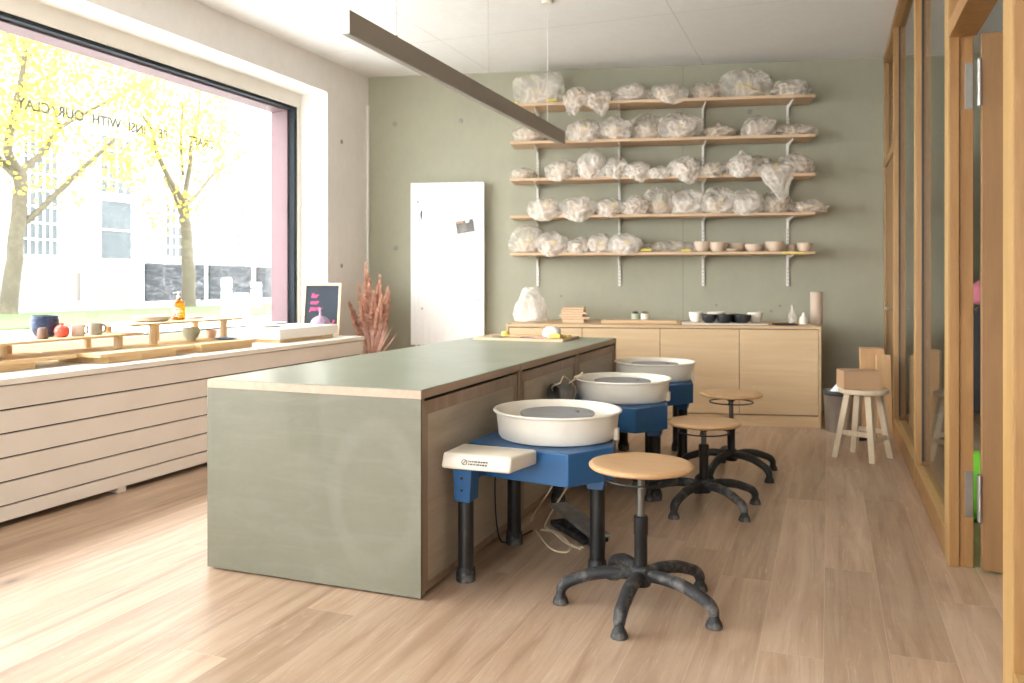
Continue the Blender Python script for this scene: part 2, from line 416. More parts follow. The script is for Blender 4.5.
def cyl(bm, p0, p1, r0, r1=None, n=20, cap=True):
    p0 = Vector(p0); p1 = Vector(p1); r1 = r0 if r1 is None else r1
    q = (p1-p0).to_track_quat('Z', 'Y')
    a = [bm.verts.new(p0 + q @ Vector((r0*math.cos(2*PI*i/n), r0*math.sin(2*PI*i/n), 0))) for i in range(n)]
    b = [bm.verts.new(p1 + q @ Vector((r1*math.cos(2*PI*i/n), r1*math.sin(2*PI*i/n), 0))) for i in range(n)]
    for i in range(n): bm.faces.new((a[i], a[(i+1) % n], b[(i+1) % n], b[i]))
    if cap: bm.faces.new(a[::-1]); bm.faces.new(b)
def tube(bm, pts, rad, n=12, closed=False, flat=1.0):
    pts = [Vector(p) for p in pts]; N = len(pts)
    rads = rad if isinstance(rad, (list, tuple)) else [rad]*N
    rings = []; up = Vector((0, 0, 1)); prev = None
    for i, p in enumerate(pts):
        if closed: t = pts[(i+1) % N]-pts[i-1]
        else: t = pts[min(i+1, N-1)]-pts[max(i-1, 0)]
        t.normalize()
        a = t.cross(up if prev is None else prev)
        if a.length < 1e-4: a = t.cross(Vector((1, 0, 0)))
        a.normalize(); b = t.cross(a).normalized()
        prev = -b if False else (b if prev is None or b.dot(prev) > 0 else -b)
        if prev is not b: b = prev
        a = b.cross(t).normalized()
        rings.append([bm.verts.new(p + (a*math.cos(2*PI*k/n) + b*math.sin(2*PI*k/n)*flat)*rads[i]) for k in range(n)])
    m = N if closed else N-1
    for i in range(m):
        A = rings[i]; B = rings[(i+1) % N]
        for k in range(n): bm.faces.new((A[k], A[(k+1) % n], B[(k+1) % n], B[k]))
    if not closed: bm.faces.new(rings[0][::-1]); bm.faces.new(rings[-1])
def smooth_pts(pts, k=6):
    P = [Vector(p) for p in pts]; out = []
    for i in range(len(P)-1):
        p0 = P[max(i-1, 0)]; p1 = P[i]; p2 = P[i+1]; p3 = P[min(i+2, len(P)-1)]
        for j in range(k):
            t = j/k
            out.append(.5*((2*p1)+(-p0+p2)*t+(2*p0-5*p1+4*p2-p3)*t*t+(-p0+3*p1-3*p2+p3)*t**3))
    out.append(P[-1]); return out
def obj(name, bm, mat, parent=None, smooth=False, loc=None, rotz=None, angle=40):
    bmesh.ops.recalc_face_normals(bm, faces=bm.faces)
    me = bpy.data.meshes.new(name)
    if smooth:
        for f in bm.faces: f.smooth = True
        for e in bm.edges:
            if len(e.link_faces) == 2 and e.calc_face_angle(0) > R(angle): e.smooth = False
    bm.to_mesh(me); bm.free()
    me.materials.append(mat if not isinstance(mat, str) else M[mat])
    o = bpy.data.objects.new(name, me); col.objects.link(o)
    if parent: o.parent = parent
    if loc is not None: o.location = loc
    if rotz is not None: o.rotation_euler.z = rotz
    return o
def tag(o, label, cat, group=None, kind=None):
    if label: o['label'] = label
    if cat: o['category'] = cat
    if group: o['group'] = group
    if kind: o['kind'] = kind
    return o
def thing(name, label, cat, loc=(0, 0, 0), rotz=0, group=None):
    o = bpy.data.objects.new(name, None); col.objects.link(o)
    o.empty_display_size = .1
    o.location = loc; o.rotation_euler = (0, 0, rotz)
    return tag(o, label, cat, group)
def struct(name, bm, mat, parent=None, **k):
    o = obj(name, bm, mat, parent, **k)
    if parent is None: o['kind'] = 'structure'
    return o
def sempty(name, loc=(0, 0, 0), rotz=0):
    o = bpy.data.objects.new(name, None); col.objects.link(o); o.location = loc; o.rotation_euler.z = rotz
    o['kind'] = 'structure'; return o
def copy_tree(o, parent=None):
    c = o.copy(); col.objects.link(c)
    if parent: c.parent = parent
    for ch in list(o.children): copy_tree(ch, c)
    return c
def font(name, text, size, mat, parent, loc, rot, extrude=.0006, align='LEFT', shear=0, offset=0):
    cu = bpy.data.curves.new(name, 'FONT'); cu.body = text; cu.size = size; cu.extrude = extrude; cu.align_x = align
    cu.shear = shear; cu.offset = offset
    tmp = bpy.data.objects.new('tmp', cu)
    me = bpy.data.meshes.new_from_object(tmp)
    bpy.data.objects.remove(tmp)
    me.name = name; me.materials.clear(); me.materials.append(M[mat])
    o = bpy.data.objects.new(name, me); col.objects.link(o); o.parent = parent
    o.location = loc; o.rotation_euler = rot
    return o

HC = 3.37          # ceiling height
XL = -4.48         # left wall face
XR = .49           # room face of the glazed partition
YB = -3.2          # wall behind the camera
YE = 6.79          # end of the window recess

# ------------------------------------------------------------------ the room shell
b = bm_new(); prism(b, [(XL-.6, YB-.2), (4.2, YB-.2), (4.2, wall_y(4.2)+.2), (XL-.6, wall_y(XL-.6)+.2)], -.12, 0)
struct('floor', b, 'floor')
b = bm_new(); prism(b, [(XL-.6, YB-.2), (4.2, YB-.2), (4.2, wall_y(4.2)+.2), (XL-.6, wall_y(XL-.6)+.2)], HC, HC+.2)
struct('ceiling', b, 'ceiling')
# back wall, local x along the wall, local -y into the room, origin at the right corner
b = bm_new(); bx(b, -5.35, 4.0, 0, .25, 0, HC)
wb = struct('wall_back', b, 'green_wall', loc=(WX, WY, 0), rotz=ALPHA)
def wall_local(px, py):
    p = at_back(px, 0, py); dx = p.x-WX; dy = p.y-WY
    return (dx*math.cos(ALPHA)+dy*math.sin(ALPHA), p.z)
for px, py in [(395, 124), (461, 121), (750, 112), (396, 248), (747, 350), (561, 296), (716, 305), (771, 311), (780, 306)]:
    u, z = wall_local(px, py)
    r = .022 if py < 200 or px < 400 else .01
    b = bm_new()
    n = 20
    lathe(b, [(0, 0), (r*.7, .0), (r, .004), (r*1.15, .004), (r*1.15, 0)], n)
    for v in b.verts: v.co = Vector((v.co.x, -v.co.z-.0005, v.co.y))
    obj('formwork_tie_hole', b, 'room2', wb, loc=(u, 0, z))
# left wall with the big window opening
WY0, WZ1 = -2.6, 3.06
b = bm_new()
bx(b, XL-.62, XL, YE, wall_y(XL)+.1, 0, HC)               # pier between window and corner
bx(b, XL-.62, XL, YB-.2, YE, WZ1, HC)                     # lintel
bx(b, XL-.62, XL, YB-.2, WY0, 0, WZ1)
bx(b, XL-.62, XL, WY0, YE, 0, .70)                        # parapet under the sill
bmesh.ops.remove_doubles(b, verts=b.verts, dist=1e-5)
wl = struct('wall_left', b, 'white_wall')
for py_, z_ in ((7.03, 2.62), (7.03, 1.40), (7.2, 1.0)):
    b = bm_new(); lathe(b, [(0, 0), (.013, 0), (.018, .003), (.022, .003), (.022, 0)], 16)
    for v in b.verts: v.co = Vector((v.co.z+.0005, v.co.x, v.co.y))
    obj('formwork_tie_hole', b, 'room2', wl, loc=(XL, py_, z_))
b = bm_new(); bx(b, XL+.001, XL+.02, wall_y(XL)-.035, wall_y(XL)-.008, 0, 3.07, .002)
struct('trim_1', b, 'plaster')
b = bm_new()
RW = (-3.3, -.5, .7, 2.8)                                  # unseen window behind the camera, added to bring daylight fill from there
bx(b, XL-.6, RW[0], YB-.2, YB, 0, HC); bx(b, RW[1], 4.2, YB-.2, YB, 0, HC); bx(b, RW[0], RW[1], YB-.2, YB, 0, RW[2]); bx(b, RW[0], RW[1], YB-.2, YB, RW[3], HC)
struct('wall_rear', b, 'white_wall')
w3 = sempty('rear_fill_window', (0, YB-.12, 0))
for i in range(3):
    xa = RW[0]+(RW[1]-RW[0])*i/3; xb = RW[0]+(RW[1]-RW[0])*(i+1)/3
    b = bm_new()
    for a_, c_ in ((xa, xa+.05), (xb-.05, xb)): bx(b, a_, c_, -.03, .03, RW[2], RW[3], .003)
    for a_, c_ in ((RW[2], RW[2]+.06), (RW[3]-.06, RW[3])): bx(b, xa+.05, xb-.05, -.03, .03, a_, c_, .003)
    obj('window_frame', b, 'frame', w3)
    b = bm_new(); bx(b, xa+.045, xb-.045, -.004, .004, RW[2]+.055, RW[3]-.055); obj('pane', b, 'glass', w3)
b = bm_new(); bx(b, 4.0, 4.2, YB, wall_y(4.0), 0, HC)
struct('wall_right', b, 'room2')
# window: cream frame, dark seal, pink outer reveal, one large pane
XF = XL-.30
w1 = sempty('window_1', (0, 0, 0))
FY1, FZ0, FZ1 = 6.74, .845, 2.925
b = bm_new()
def ring_x(bm, x0, x1, ya, yb, za, zb, ya2, yb2, za2, zb2, bev=0):
    bx(bm, x0, x1, ya, yb, zb2, zb, bev); bx(bm, x0, x1, ya, yb, za, za2, bev)
    bx(bm, x0, x1, ya, ya2, za2, zb2, bev); bx(bm, x0, x1, yb2, yb, za2, zb2, bev)
ring_x(b, XF-.07, XF, WY0, YE, .70, WZ1, WY0+.08, FY1, FZ0, FZ1, .004)
obj('window_frame', b, 'frame', w1)
b = bm_new(); ring_x(b, XF-.075, XF-.015, WY0+.075, FY1+.005, FZ0-.005, FZ1+.005, WY0+.11, FY1-.045, FZ0+.006, FZ1-.028)
obj('glazing_seal', b, 'gasket', w1)
b = bm_new(); bx(b, XF-.058, XF-.050, WY0+.09, FY1-.03, FZ0+.01, FZ1-.01)
obj('pane', b, 'glass', w1)
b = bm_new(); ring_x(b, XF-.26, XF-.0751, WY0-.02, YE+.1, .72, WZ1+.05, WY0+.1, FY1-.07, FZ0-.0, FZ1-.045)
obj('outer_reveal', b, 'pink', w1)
b = bm_new(); bx(b, XF-.30, XF-.0752, WY0, YE, .80, FZ0+.012, .003)
obj('outer_sill', b, 'paving', w1)
# recess lining (white plaster shadow joint) on the right jamb and along the head
b = bm_new(); bx(b, XF, XL+.001, YE-.004, YE+.002, .755, WZ1); bx(b, XF, XL+.001, WY0, YE, WZ1-.004, WZ1+.002)
obj('recess_lining', b, 'plaster', w1)
# lettering stuck on the outside of the pane, read from the street
for txt, pxr in (('CRAFT', 214), ('BE', 168), ('INSI', 146), ('WITH', 121), ('OUR', 84), ('CLAY', 50)):
    p = at_x(pxr, XF-.0595)
    font('window_lettering', txt, .098, 'lettering', w1, (XF-.0600, p.y, 2.36), (R(90), 0, R(-90)), .0004, 'LEFT', 0, .0035)

# ------------------------------------------------------------------ glazed oak partition on the right
def post(name, y0, y1, x1=XR+.04, z0=0, z1=HC-.07, light=True, parent=None):
    b = bm_new(); bx(b, XR+.003, x1, y0, y1, z0, z1, .003)
    o = obj(name, b, 'oak', parent)
    if light:
        b = bm_new(); bx(b, XR-.001, XR+.0028, y0+.001, y1-.001, z0, z1)
        obj('edge_lipping', b, 'oak_light', o)
    return o
wp = sempty('window_2')
ydoor_far = 7.42
DY0, DY1 = 2.86, 4.08
YA = wall_y(XR)-.005
post('post', YA-.10, YA, parent=wp)
post('post', 7.37, 7.45, parent=wp)
post('post', 5.59, 5.67, parent=wp)
post('post', DY1, DY1+.13, XR+.042, parent=wp)
b = bm_new(); bx(b, XR+.044, XR+.098, DY1+.012, DY1+.12, 0, HC-.07, .002); obj('door_jamb', b, 'oak', wp)
post('post', 2.72, DY0, XR+.16, parent=wp)
post('post', 1.0, 1.08, parent=wp)
b = bm_new(); bx(b, XR-.004, XR+.075, -1.5, YA, HC-.07, HC-.001, .003); obj('top_rail', b, 'oak', wp)
for ya, yb in ((5.67, 7.37), (DY1+.13, 5.59), (1.08, 2.72), (-1.5, 1.0)):
    b = bm_new(); bx(b, XR+.001, XR+.04, ya, yb, 0, .125, .002); o = obj('bottom_rail', b, 'oak', wp)
    b = bm_new(); bx(b, XR+.002, XR+.05, ya, yb, .1252, .133, .002); obj('sill_strip', b, 'oak_light', o)
    b = bm_new(); bx(b, XR+.042, XR+.050, ya, yb, .133, HC-.07); obj('pane', b, 'glass', wp)
    b = bm_new(); bx(b, XR+.036, XR+.056, ya-.0, ya+.012, .158, HC-.07); bx(b, XR+.036, XR+.056, yb-.012, yb, .158, HC-.07)
    obj('glazing_seal', b, 'dark', wp)
# heads over the two doors
for ya, yb, x1 in ((7.45, YA-.10, XR+.06), (DY0, DY1, XR+.11)):
    b = bm_new(); bx(b, XR, x1, ya, yb, 2.315, 2.39, .003); o = obj('door_head', b, 'oak', wp)
    b = bm_new(); bx(b, XR+.042, XR+.05, ya, yb, 2.39, HC-.07); obj('pane', b, 'glass', wp)
# closed door by the back wall
d1 = sempty('door_1')
b = bm_new(); bx(b, XR+.012, XR+.055, 7.46, YA-.105, .012, 2.308, .003); obj('door_leaf', b, 'oak_door', d1)
b = bm_new(); cyl(b, (XR+.012, 7.55, 1.02), (XR-.045, 7.55, 1.02), .009); cyl(b, (XR-.04, 7.545, 1.02), (XR-.04, 7.67, 1.02), .009)
obj('door_handle', b, 'steel', d1, True)
# open door leaf, swung away into the other room
d2 = sempty('door_2', (XR+.116, DY1-.03, 0), R(-1.5))
b = bm_new(); bx(b, .004, .99, -.022, .022, .012, 2.308, .003); lf = obj('door_leaf', b, 'oak_door', d2)
for z in (.22, 2.0):
    b = bm_new(); bx(b, -.012, .003, -.024, -.004, z, z+.20, .002); cyl(b, (-.004, -.026, z), (-.004, -.026, z+.20), .0085, n=12)
    obj('hinge', b, 'steel', d2)
    b = bm_new(); bx(b, -.052, -.022, .041-.004, .0415, z, z+.20, .001)
    obj('hinge_plate', b, 'steel', d2)
b = bm_new(); cyl(b, (.92, -.022, 1.03), (.92, -.07, 1.03), .009); cyl(b, (.925, -.065, 1.03), (.80, -.065, 1.03), .009)
obj('door_handle', b, 'steel', d2, True)

# ------------------------------------------------------------------ window bench
XB = -3.9
t = thing('window_bench', 'long cream slatted bench cabinet running under the big window', 'bench', (XB, 6.47, 0))
Y0b = 1.0-6.47
b = bm_new(); bx(b, -.878, .012, Y0b, .012, .722, .755, .003); bx(b, -.878, -.60, 0.005, .30, .722, .755, .003)
obj('bench_top', b, 'bench_top', t)
zs = [.722, .597, .477, .354, .232, .112, .03]
for i in range(6):
    b = bm_new(); bx(b, -.02, 0, Y0b, 0, zs[i+1]+.003, zs[i]-.006, .0015)
    bx(b, -.574, -.02, -.02, 0, zs[i+1]+.003, zs[i]-.006, .0015)
    obj('slat', b, 'bench', t)
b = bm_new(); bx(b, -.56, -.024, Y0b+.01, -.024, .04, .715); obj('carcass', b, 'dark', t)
for y in (-.12, -.98, -1.84, -2.7, -3.6, -4.5):
    b = bm_new(); bx(b, -.09, -.012, y-.03, y+.03, 0, .032, .002); obj('foot', b, 'bench', t)

ZB = .755
# --- display risers on the bench
def riser(label, y0, y1, x0, x1, zlow, zup, has_low=True, legs=(), low=(0, 0, 0, 0)):
    pass
def low_board(label, x0, x1, y0, y1, top=.815, blocks=(), group='low wooden display boards on the window bench', th=.022):
    cx, cy = (x0+x1)/2, (y0+y1)/2
    t = thing('display_board', label, 'display board', (cx, cy, ZB), 0, group)
    b = bm_new(); bx(b, x0-cx, x1-cx, y0-cy, y1-cy, top-ZB-th, top-ZB, .002); obj('board', b, 'pine', t)
    for (a0, a1, c0, c1) in blocks:
        b = bm_new(); bx(b, a0-cx, a1-cx, c0-cy, c1-cy, 0, top-ZB-th-.0003, .002); obj('block', b, 'pine', t)
    return t
def high_board(label, x0, x1, y0, y1, top, ztop_below, legs, th=.016):
    cx, cy = (x0+x1)/2, (y0+y1)/2
    t = thing('display_riser', label, 'display stand', (cx, cy, ztop_below), 0, 'wooden display risers on round legs')
    b = bm_new(); bx(b, x0-cx, x1-cx, y0-cy, y1-cy, top-ztop_below-th, top-ztop_below, .002); obj('board', b, 'pine', t)
    for (lx, ly, lz) in legs:
        b = bm_new(); cyl(b, (lx-cx, ly-cy, lz-ztop_below+.0004), (lx-cx, ly-cy, top-ztop_below-th-.0003), .027, n=24); obj('leg', b, 'pine_z', t, True)
    return t
low_board('low pine board on a block at the left end of the window bench', -4.60, -4.17, 2.75, 3.68, .815, ((-4.55, -4.185, 2.9, 3.42),))
low_board('low pine board on two blocks in the middle of the window bench', -4.50, -4.03, 3.72, 4.50, .815, ((-4.45, -4.04, 3.79, 4.05), (-4.45, -4.04, 4.054, 4.34)))
p = at_height(206, 346.7, .80)
low_board('low pine board on a block under the riser beside the white slab', -4.46, -4.03, 4.56, 5.16, .815, ((-4.43, -4.04, 4.585, 5.12),))
high_board('left pine riser on round legs holding bowls and mugs', -4.66, -4.24, 2.85, 4.27, .908, .815,
           [(-4.31, 3.30, .815), (-4.31, 2.98, .815), (-4.58, 3.55, .815), (-4.31, 4.12, .815), (-4.58, 4.12, ZB)])
high_board('tall pine riser on round legs holding plates and the amber bottle', -4.62, -4.22, 4.14, 5.24, .968, .815,
           [(-4.29, 4.40, .815), (-4.29, 5.10, .815), (-4.56, 4.70, .815), (-4.56, 5.10, .815)])
t = thing('display_plinth', 'thick white slab on a pine base near the right end of the bench', 'plinth', (-4.30, 5.90, ZB))
b = bm_new(); bx(b, -.24, .24, -.42, .42, .030, .112, .004); obj('slab', b, 'bench_top', t)
b = bm_new(); bx(b, -.20, .225, -.40, .36, 0, .0297, .002); obj('base', b, 'pine', t)
low_board('thin pine board lying behind the white slab on the bench', -4.72, -4.28, 5.18, 5.46, .775, (), th=.0195)

def bowl_prof(r, h, foot=.5, th=.006, lip=0):
    pr = [(0, 0), (r*foot, 0)]
    for i in range(1, 9):
        a = i/8; pr.append((r*(foot+(1-foot)*math.sin(a*PI/2)**.9), h*(1-math.cos(a*PI/2))**.85 if a < 1 else h))
    inner = [(max(x-th, 0), z+th*.6) for x, z in pr[1:]]
    pr += [(r-th*.5, h+th*.3)] + inner[::-1][1:] + [(0, th)]
    return pr
def cup_prof(r0, r1, h, th=.005):
    return [(0, 0), (r0*.95, 0), (r0, .004), (r1, h-.002), (r1-th/2, h), (r1-th, h-.003), (r0-th, th), (0, th)]
def single(name, label, cat, loc, prof, mat, group=None, n=36, rotz=0, sx=1, sy=1):
    b = bm_new(); lathe(b, prof, n, sx=sx, sy=sy); o = obj(name, b, mat, None, True, loc, rotz)
    return tag(o, label, cat, group)
def on_board(px, x, z): q = at_x(px, x); return (x, q.y, z+.0004)
# blue bowls, nested
l = on_board(45, -4.50, .908)
for k, s in enumerate(('lowest', 'middle', 'topmost')):
    single('bowl', 'navy blue ceramic bowl, %s of the nested stack on the left riser' % s, 'bowl', (l[0], l[1], l[2]+k*.022), bowl_prof(.082-.002*k, .085), 'navy', 'nested navy bowls')
single('cup', 'small dark brown clay cup standing upside down before the blue bowls', 'cup', on_board(42.5, -4.33, .908), [(0, 0), (.030, 0), (.031, .004), (.024, .062), (.021, .066), (0, .066)], 'brownclay')
# pomegranate-like round vase
l = on_board(62, -4.36, .908)
t = thing('vase', 'round coral red vase like a pomegranate on the left riser', 'vase', l)
b = bm_new(); lathe(b, [(0, 0), (.02, 0), (.037, .012), (.044, .036), (.040, .056), (.026, .070), (.012, .074), (.008, .08), (.006, .076), (0, .072)], 36); obj('body', b, 'coral', t, True)
b = bm_new(); lathe(b, [(.0, .074), (.009, .074), (.012, .086), (.009, .084), (0, .078)], 10); obj('crown', b, 'coral', t, True)
def mug(label, loc, mat, rot):
    t = thing('mug', label, 'mug', loc, rot, 'speckled mugs on the left riser')
    b = bm_new(); lathe(b, cup_prof(.038, .040, .073), 36); obj('body', b, mat, t, True)
    b = bm_new(); tube(b, smooth_pts([(.037, 0, .060), (.058, 0, .058), (.064, 0, .038), (.056, 0, .018), (.037, 0, .016)], 5), .0065, 10); obj('handle', b, mat, t, True)
mug('beige speckled mug beside the red round vase', on_board(78, -4.36, .908), 'beige', R(80))
mug('darker taupe speckled mug, right one of the two mugs', on_board(96, -4.37, .908), 'taupe', R(80))
single('cup', 'small pale wooden tumbler right of the mugs', 'cup', on_board(108, -4.52, .908), [(0, 0), (.022, 0), (.024, .05), (.022, .053), (.019, .05), (.018, .01), (0, .01)], 'pine_z')
# tray behind, at the far left
b = bm_new(); lathe(b, [(0, 0), (.17, 0), (.185, .012), (.18, .016), (.168, .008), (0, .006)], 48)
tag(obj('tray', b, 'pine', None, True, (-4.50, 3.02, .9085)), 'round pale wooden tray at the left end of the riser', 'tray')
b = bm_new(); lathe(b, [(0, 0), (.07, 0), (.10, .010), (.098, .014), (.07, .006), (0, .005)], 40)
tag(obj('plate', b, 'taupe', None, True, (-4.30, 3.18, .8154)), 'dark grey plate on the low board at the left edge', 'plate')
# plates stack on tall riser
l = at_x(153, -4.42)
for k, s in enumerate(('lowest', 'second', 'third', 'topmost')):
    single('plate', 'cream dinner plate, %s of the stack on the tall riser' % s, 'plate', (-4.43, l.y, .9684+k*.0085), [(0, 0), (.08, 0), (.125, .009), (.126, .012), (.121, .013), (.08, .004), (0, .004)], 'plate', 'stacked cream plates', 48)
# soap bottle
l = on_board(178.5, -4.42, .968)
t = thing('soap_bottle', 'amber pump soap bottle with white top on the tall riser', 'bottle', l, R(42))
b = bm_new(); lathe(b, [(0, 0), (.043, 0), (.047, .004), (.047, .120), (.042, .131), (.018, .144), (.013, .148), (.013, .158), (0, .158)], 36); obj('body', b, 'amber', t, True)
b = bm_new(); lathe(b, [(0, .158), (.015, .158), (.015, .172), (.006, .174), (.005, .195), (0, .195)], 20)
cyl(b, (0, 0, .195), (0, 0, .203), .012, n=16); cyl(b, (0, 0, .199), (-.035, -.01, .196), .005, .004, n=10); obj('pump', b, 'label', t, True)
b = bm_new()
nseg = 14
for z0, z1, a0, a1 in ((.078, .088, -.6, .4), (.060, .068, -.7, .7), (.050, .056, -.6, .3), (.036, .042, -.3, .5), (.024, .029, -.5, .1)):
    for k in range(nseg):
        A = -PI/2+a0+(a1-a0)*k/nseg; B = -PI/2+a0+(a1-a0)*(k+.82)/nseg
        vs = [b.verts.new((.0475*math.cos(a), .0475*math.sin(a), z)) for a, z in ((A, z0), (B, z0), (B, z1), (A, z1))]
        b.faces.new(vs)
obj('label_print', b, 'label', t)
# bowl under the tall riser, plate on it etc
single('bowl', 'pale green footed bowl standing under the tall riser', 'bowl', on_board(191, -4.36, .815), [(0, 0), (.032, 0), (.034, .012), (.055, .035), (.064, .07), (.060, .095), (.056, .095), (.058, .07), (.045, .035), (0, .02)], 'celadon')
single('plate', 'flat white saucer lying on the tall riser beside the bottle', 'plate', on_board(195, -4.46, .968), [(0, 0), (.045, 0), (.07, .012), (.068, .016), (.045, .007), (0, .007)], 'clay_white')
single('bowl', 'small rosy clay bowl behind the right leg of the tall riser', 'bowl', on_board(211, -4.44, .815), bowl_prof(.043, .055, .55), 'clay')
single('plate', 'blue rimmed plate lying on the low board by the riser leg', 'plate', (-4.20, 5.02, .8154), [(0, 0), (.05, 0), (.085, .010), (.083, .013), (.05, .006), (0, .006)], 'blueglz')
single('plate', 'orange plate on the thin board left of the white slab', 'plate', (-4.50, 5.32, .7755), [(0, 0), (.06, 0), (.10, .012), (.098, .016), (.06, .008), (0, .008)], 'orange')
# on white slab
single('plate', 'pale green plate lying on the thick white slab', 'plate', (-4.38, 5.74, .8675), [(0, 0), (.08, 0), (.125, .010), (.122, .014), (.08, .006), (0, .006)], 'celadon')
t = thing('ceramic_bell', 'lilac ceramic bell with tall thin handle in front of the chalkboard', 'bell', (-4.24, 6.31, .8675 if 6.31 < 6.32 else ZB))
b = bm_new(); lathe(b, [(0, 0), (.088, 0), (.088, .008), (.078, .034), (.055, .056), (.030, .068), (.014, .074), (0, .076)], 40); obj('dome', b, 'lilac', t, True)
b = bm_new(); lathe(b, [(0, .070), (.013, .074), (.009, .10), (.008, .125), (.011, .132), (.007, .14), (0, .141)], 20); obj('handle', b, 'lilac', t, True)
# chalkboard
t = thing('chalkboard', 'small pine framed chalkboard with pink writing leaning beside the window', 'chalkboard', (-4.37, 6.50, ZB), R(14))
W, H = .36, .48
tilt = Matrix.Rotation(R(-9), 4, 'X')
def tl(bm):
    for v in bm.verts: v.co = tilt @ v.co
b = bm_new()
for a in ((-W/2, W/2, 0, .022), (-W/2, W/2, H-.022, H)): bx(b, a[0], a[1], -.009, .009, a[2], a[3], .002)
for a in ((-W/2, -W/2+.022), (W/2-.022, W/2)): bx(b, a[0], a[1], -.009, .009, .022, H-.022, .002)
tl(b); obj('frame', b, 'pine_z', t)
b = bm_new(); bx(b, -W/2+.02, W/2-.02, -.003, .004, .02, H-.02); tl(b); bo = obj('board', b, 'chalk', t)
b = bm_new(); bx(b, -.03, .03, .012, .02, 0, .38, .001, mtx=Matrix.Translation((0, .14, 0)) @ Matrix.Rotation(R(13), 4, 'X')); obj('easel_leg', b, 'pine_z', t)
for txt, x, z, s in (('for', -.105, .345, .055), ('our', -.11, .285, .052), ('party', -.115, .225, .056), ('~?', .050, .085, .075)):
    q = tilt @ Vector((x, -.0036, z))
    o = font('writing', txt, s, 'pinkchalk', t, q, (R(90-9), 0, 0), .0004, 'LEFT', .3, .0012)

# ------------------------------------------------------------------ dried pampas in the corner
VX, VY = at_height(371, 345, .62).x, 6.98
t = thing('dried_pampas', 'bunch of rust coloured dried pampas grass standing in the corner', 'dried grass', (-4.10, 7.02, 0))
b = bm_new(); lathe(b, [(0, 0), (.09, 0), (.12, .06), (.125, .2), (.09, .34), (.06, .40), (.066, .43), (.056, .42), (.05, .38), (.0, .36)], 32); obj('floor_vase', b, 'clay', t, True)
def plume(base, tip, w, seed, mat='pampas', dens=700):
    rnd = random.Random(seed); b = bm_new()
    base = Vector(base); tip = Vector(tip); ax = (tip-base); L = ax.length
    tube(b, [base, base+ax*.5+Vector((0, 0, .01)), tip-ax*.05], [.004, .003, .0015], 6)
    s0 = .38
    for i in range(dens):
        s = s0+(1-s0)*rnd.random()**.9
        k = (s-s0)/(1-s0)
        ww = 1.15*w*(.35+.65*math.sin(PI*min(1, k*1.02+.12)))*(1.0 if k < .8 else .8)
        a = rnd.uniform(0, 2*PI); p = base+ax*s
        side = Vector((math.cos(a), math.sin(a), 0))
        out = p+side*ww*rnd.uniform(.6, 1.15)+Vector((0, 0, rnd.uniform(.02, .085)))
        mid = p*.45+out*.55+Vector((0, 0, .016)); q = side.cross(Vector((0, 0, 1)))*rnd.uniform(.0018, .0035)
        if rnd.random() < .5: q = q*.3+Vector((0, 0, .0035))
        v = [b.verts.new(x) for x in (p-q*.4, p+q*.4, mid+q, out, mid-q)]
        b.faces.new(v)
    return obj('plume', b, mat, t)
for i, (px, py, w, dy) in enumerate([(365.5, 268, .055, .0), (361, 290, .05, .12), (381, 280, .058, .05), (386, 292, .05, -.1), (371, 296, .05, -.12),
                                     (348, 308, .045, -.05), (353, 318, .04, .08), (392, 298, .042, .1), (377, 300, .045, -.2), (357, 300, .045, -.15)]):
    y = 7.02+dy
    d = ray(px); tt = y/d[1]; x = d[0]*tt; z = CAMH-(py-HY)/F*tt
    x = max(x, XL+.07)
    plume((0, 0, .40), (x+4.10, dy*.6, z), w, i)
b = bm_new(); rnd = random.Random(3)
for i in range(34):                                # dried fan palm blades
    a = R(-60+i*240/33)+rnd.uniform(-.05, .05); rr = rnd.uniform(.10, .30)
    L = rnd.uniform(.30, .46)
    c0 = Vector((.0, -.02, .43)); c1 = c0+Vector((math.sin(a*.55)*rr*1.1, -.05-rnd.random()*.12, L))
    tt_ = (c1-c0).normalized(); q = tt_.cross(Vector((0, 1, 0))).normalized()*.007
    m1 = c0.lerp(c1, .5)+Vector((0, -.012, 0))
    v = [b.verts.new(x) for x in (c0-q*.4, m1-q, c1, m1+q, c0+q*.4)]; b.faces.new(v)
    m2 = m1+Vector((0, .006, 0))
obj('palm_fan', b, 'palm', t)

# ------------------------------------------------------------------ radiator on the back wall
pL = at_back(410.8, .10); pR = at_back(484, .10)
Wd = (pR-pL).length
t = thing('radiator', 'tall white vertical radiator with ribbed front on the green wall', 'radiator', (pL+pR)/2, ALPHA)
Z0r = .60; Z1r = at_back(447, .10, 182.6).z
b = bm_new()
n = 96; pts = []
for i in range(n+1):
    x = -Wd/2+Wd*i/n
    pts.append((x, -.0028*max(0, math.cos(2*PI*(i/n)*11))**.6 if 3 < i < n-3 else 0))
fr = [b.verts.new((x, y, Z0r)) for x, y in pts]; fu = [b.verts.new((x, y, Z1r)) for x, y in pts]
bk = [b.verts.new((x, .055, Z0r)) for x in (-Wd/2, Wd/2)]; bu = [b.verts.new((x, .055, Z1r)) for x in (-Wd/2, Wd/2)]
for i in range(n): b.faces.new((fr[i], fr[i+1], fu[i+1], fu[i]))
b.faces.new((fr[0], fu[0], bu[0], bk[0])); b.faces.new((fr[-1], bk[1], bu[1], fu[-1]))
b.faces.new(fu+[bu[1], bu[0]]); b.faces.new(fr[::-1]+[bk[0], bk[1]]); b.faces.new((bk[0], bk[1], bu[1], bu[0]))
obj('panel', b, 'radiator', t)
for z in (Z0r+.25, Z1r-.25):
    b = bm_new(); bx(b, -.20, -.16, .0552, .10, z, z+.05); bx(b, .16, .20, .0552, .10, z, z+.05); obj('wall_bracket', b, 'radiator', t)
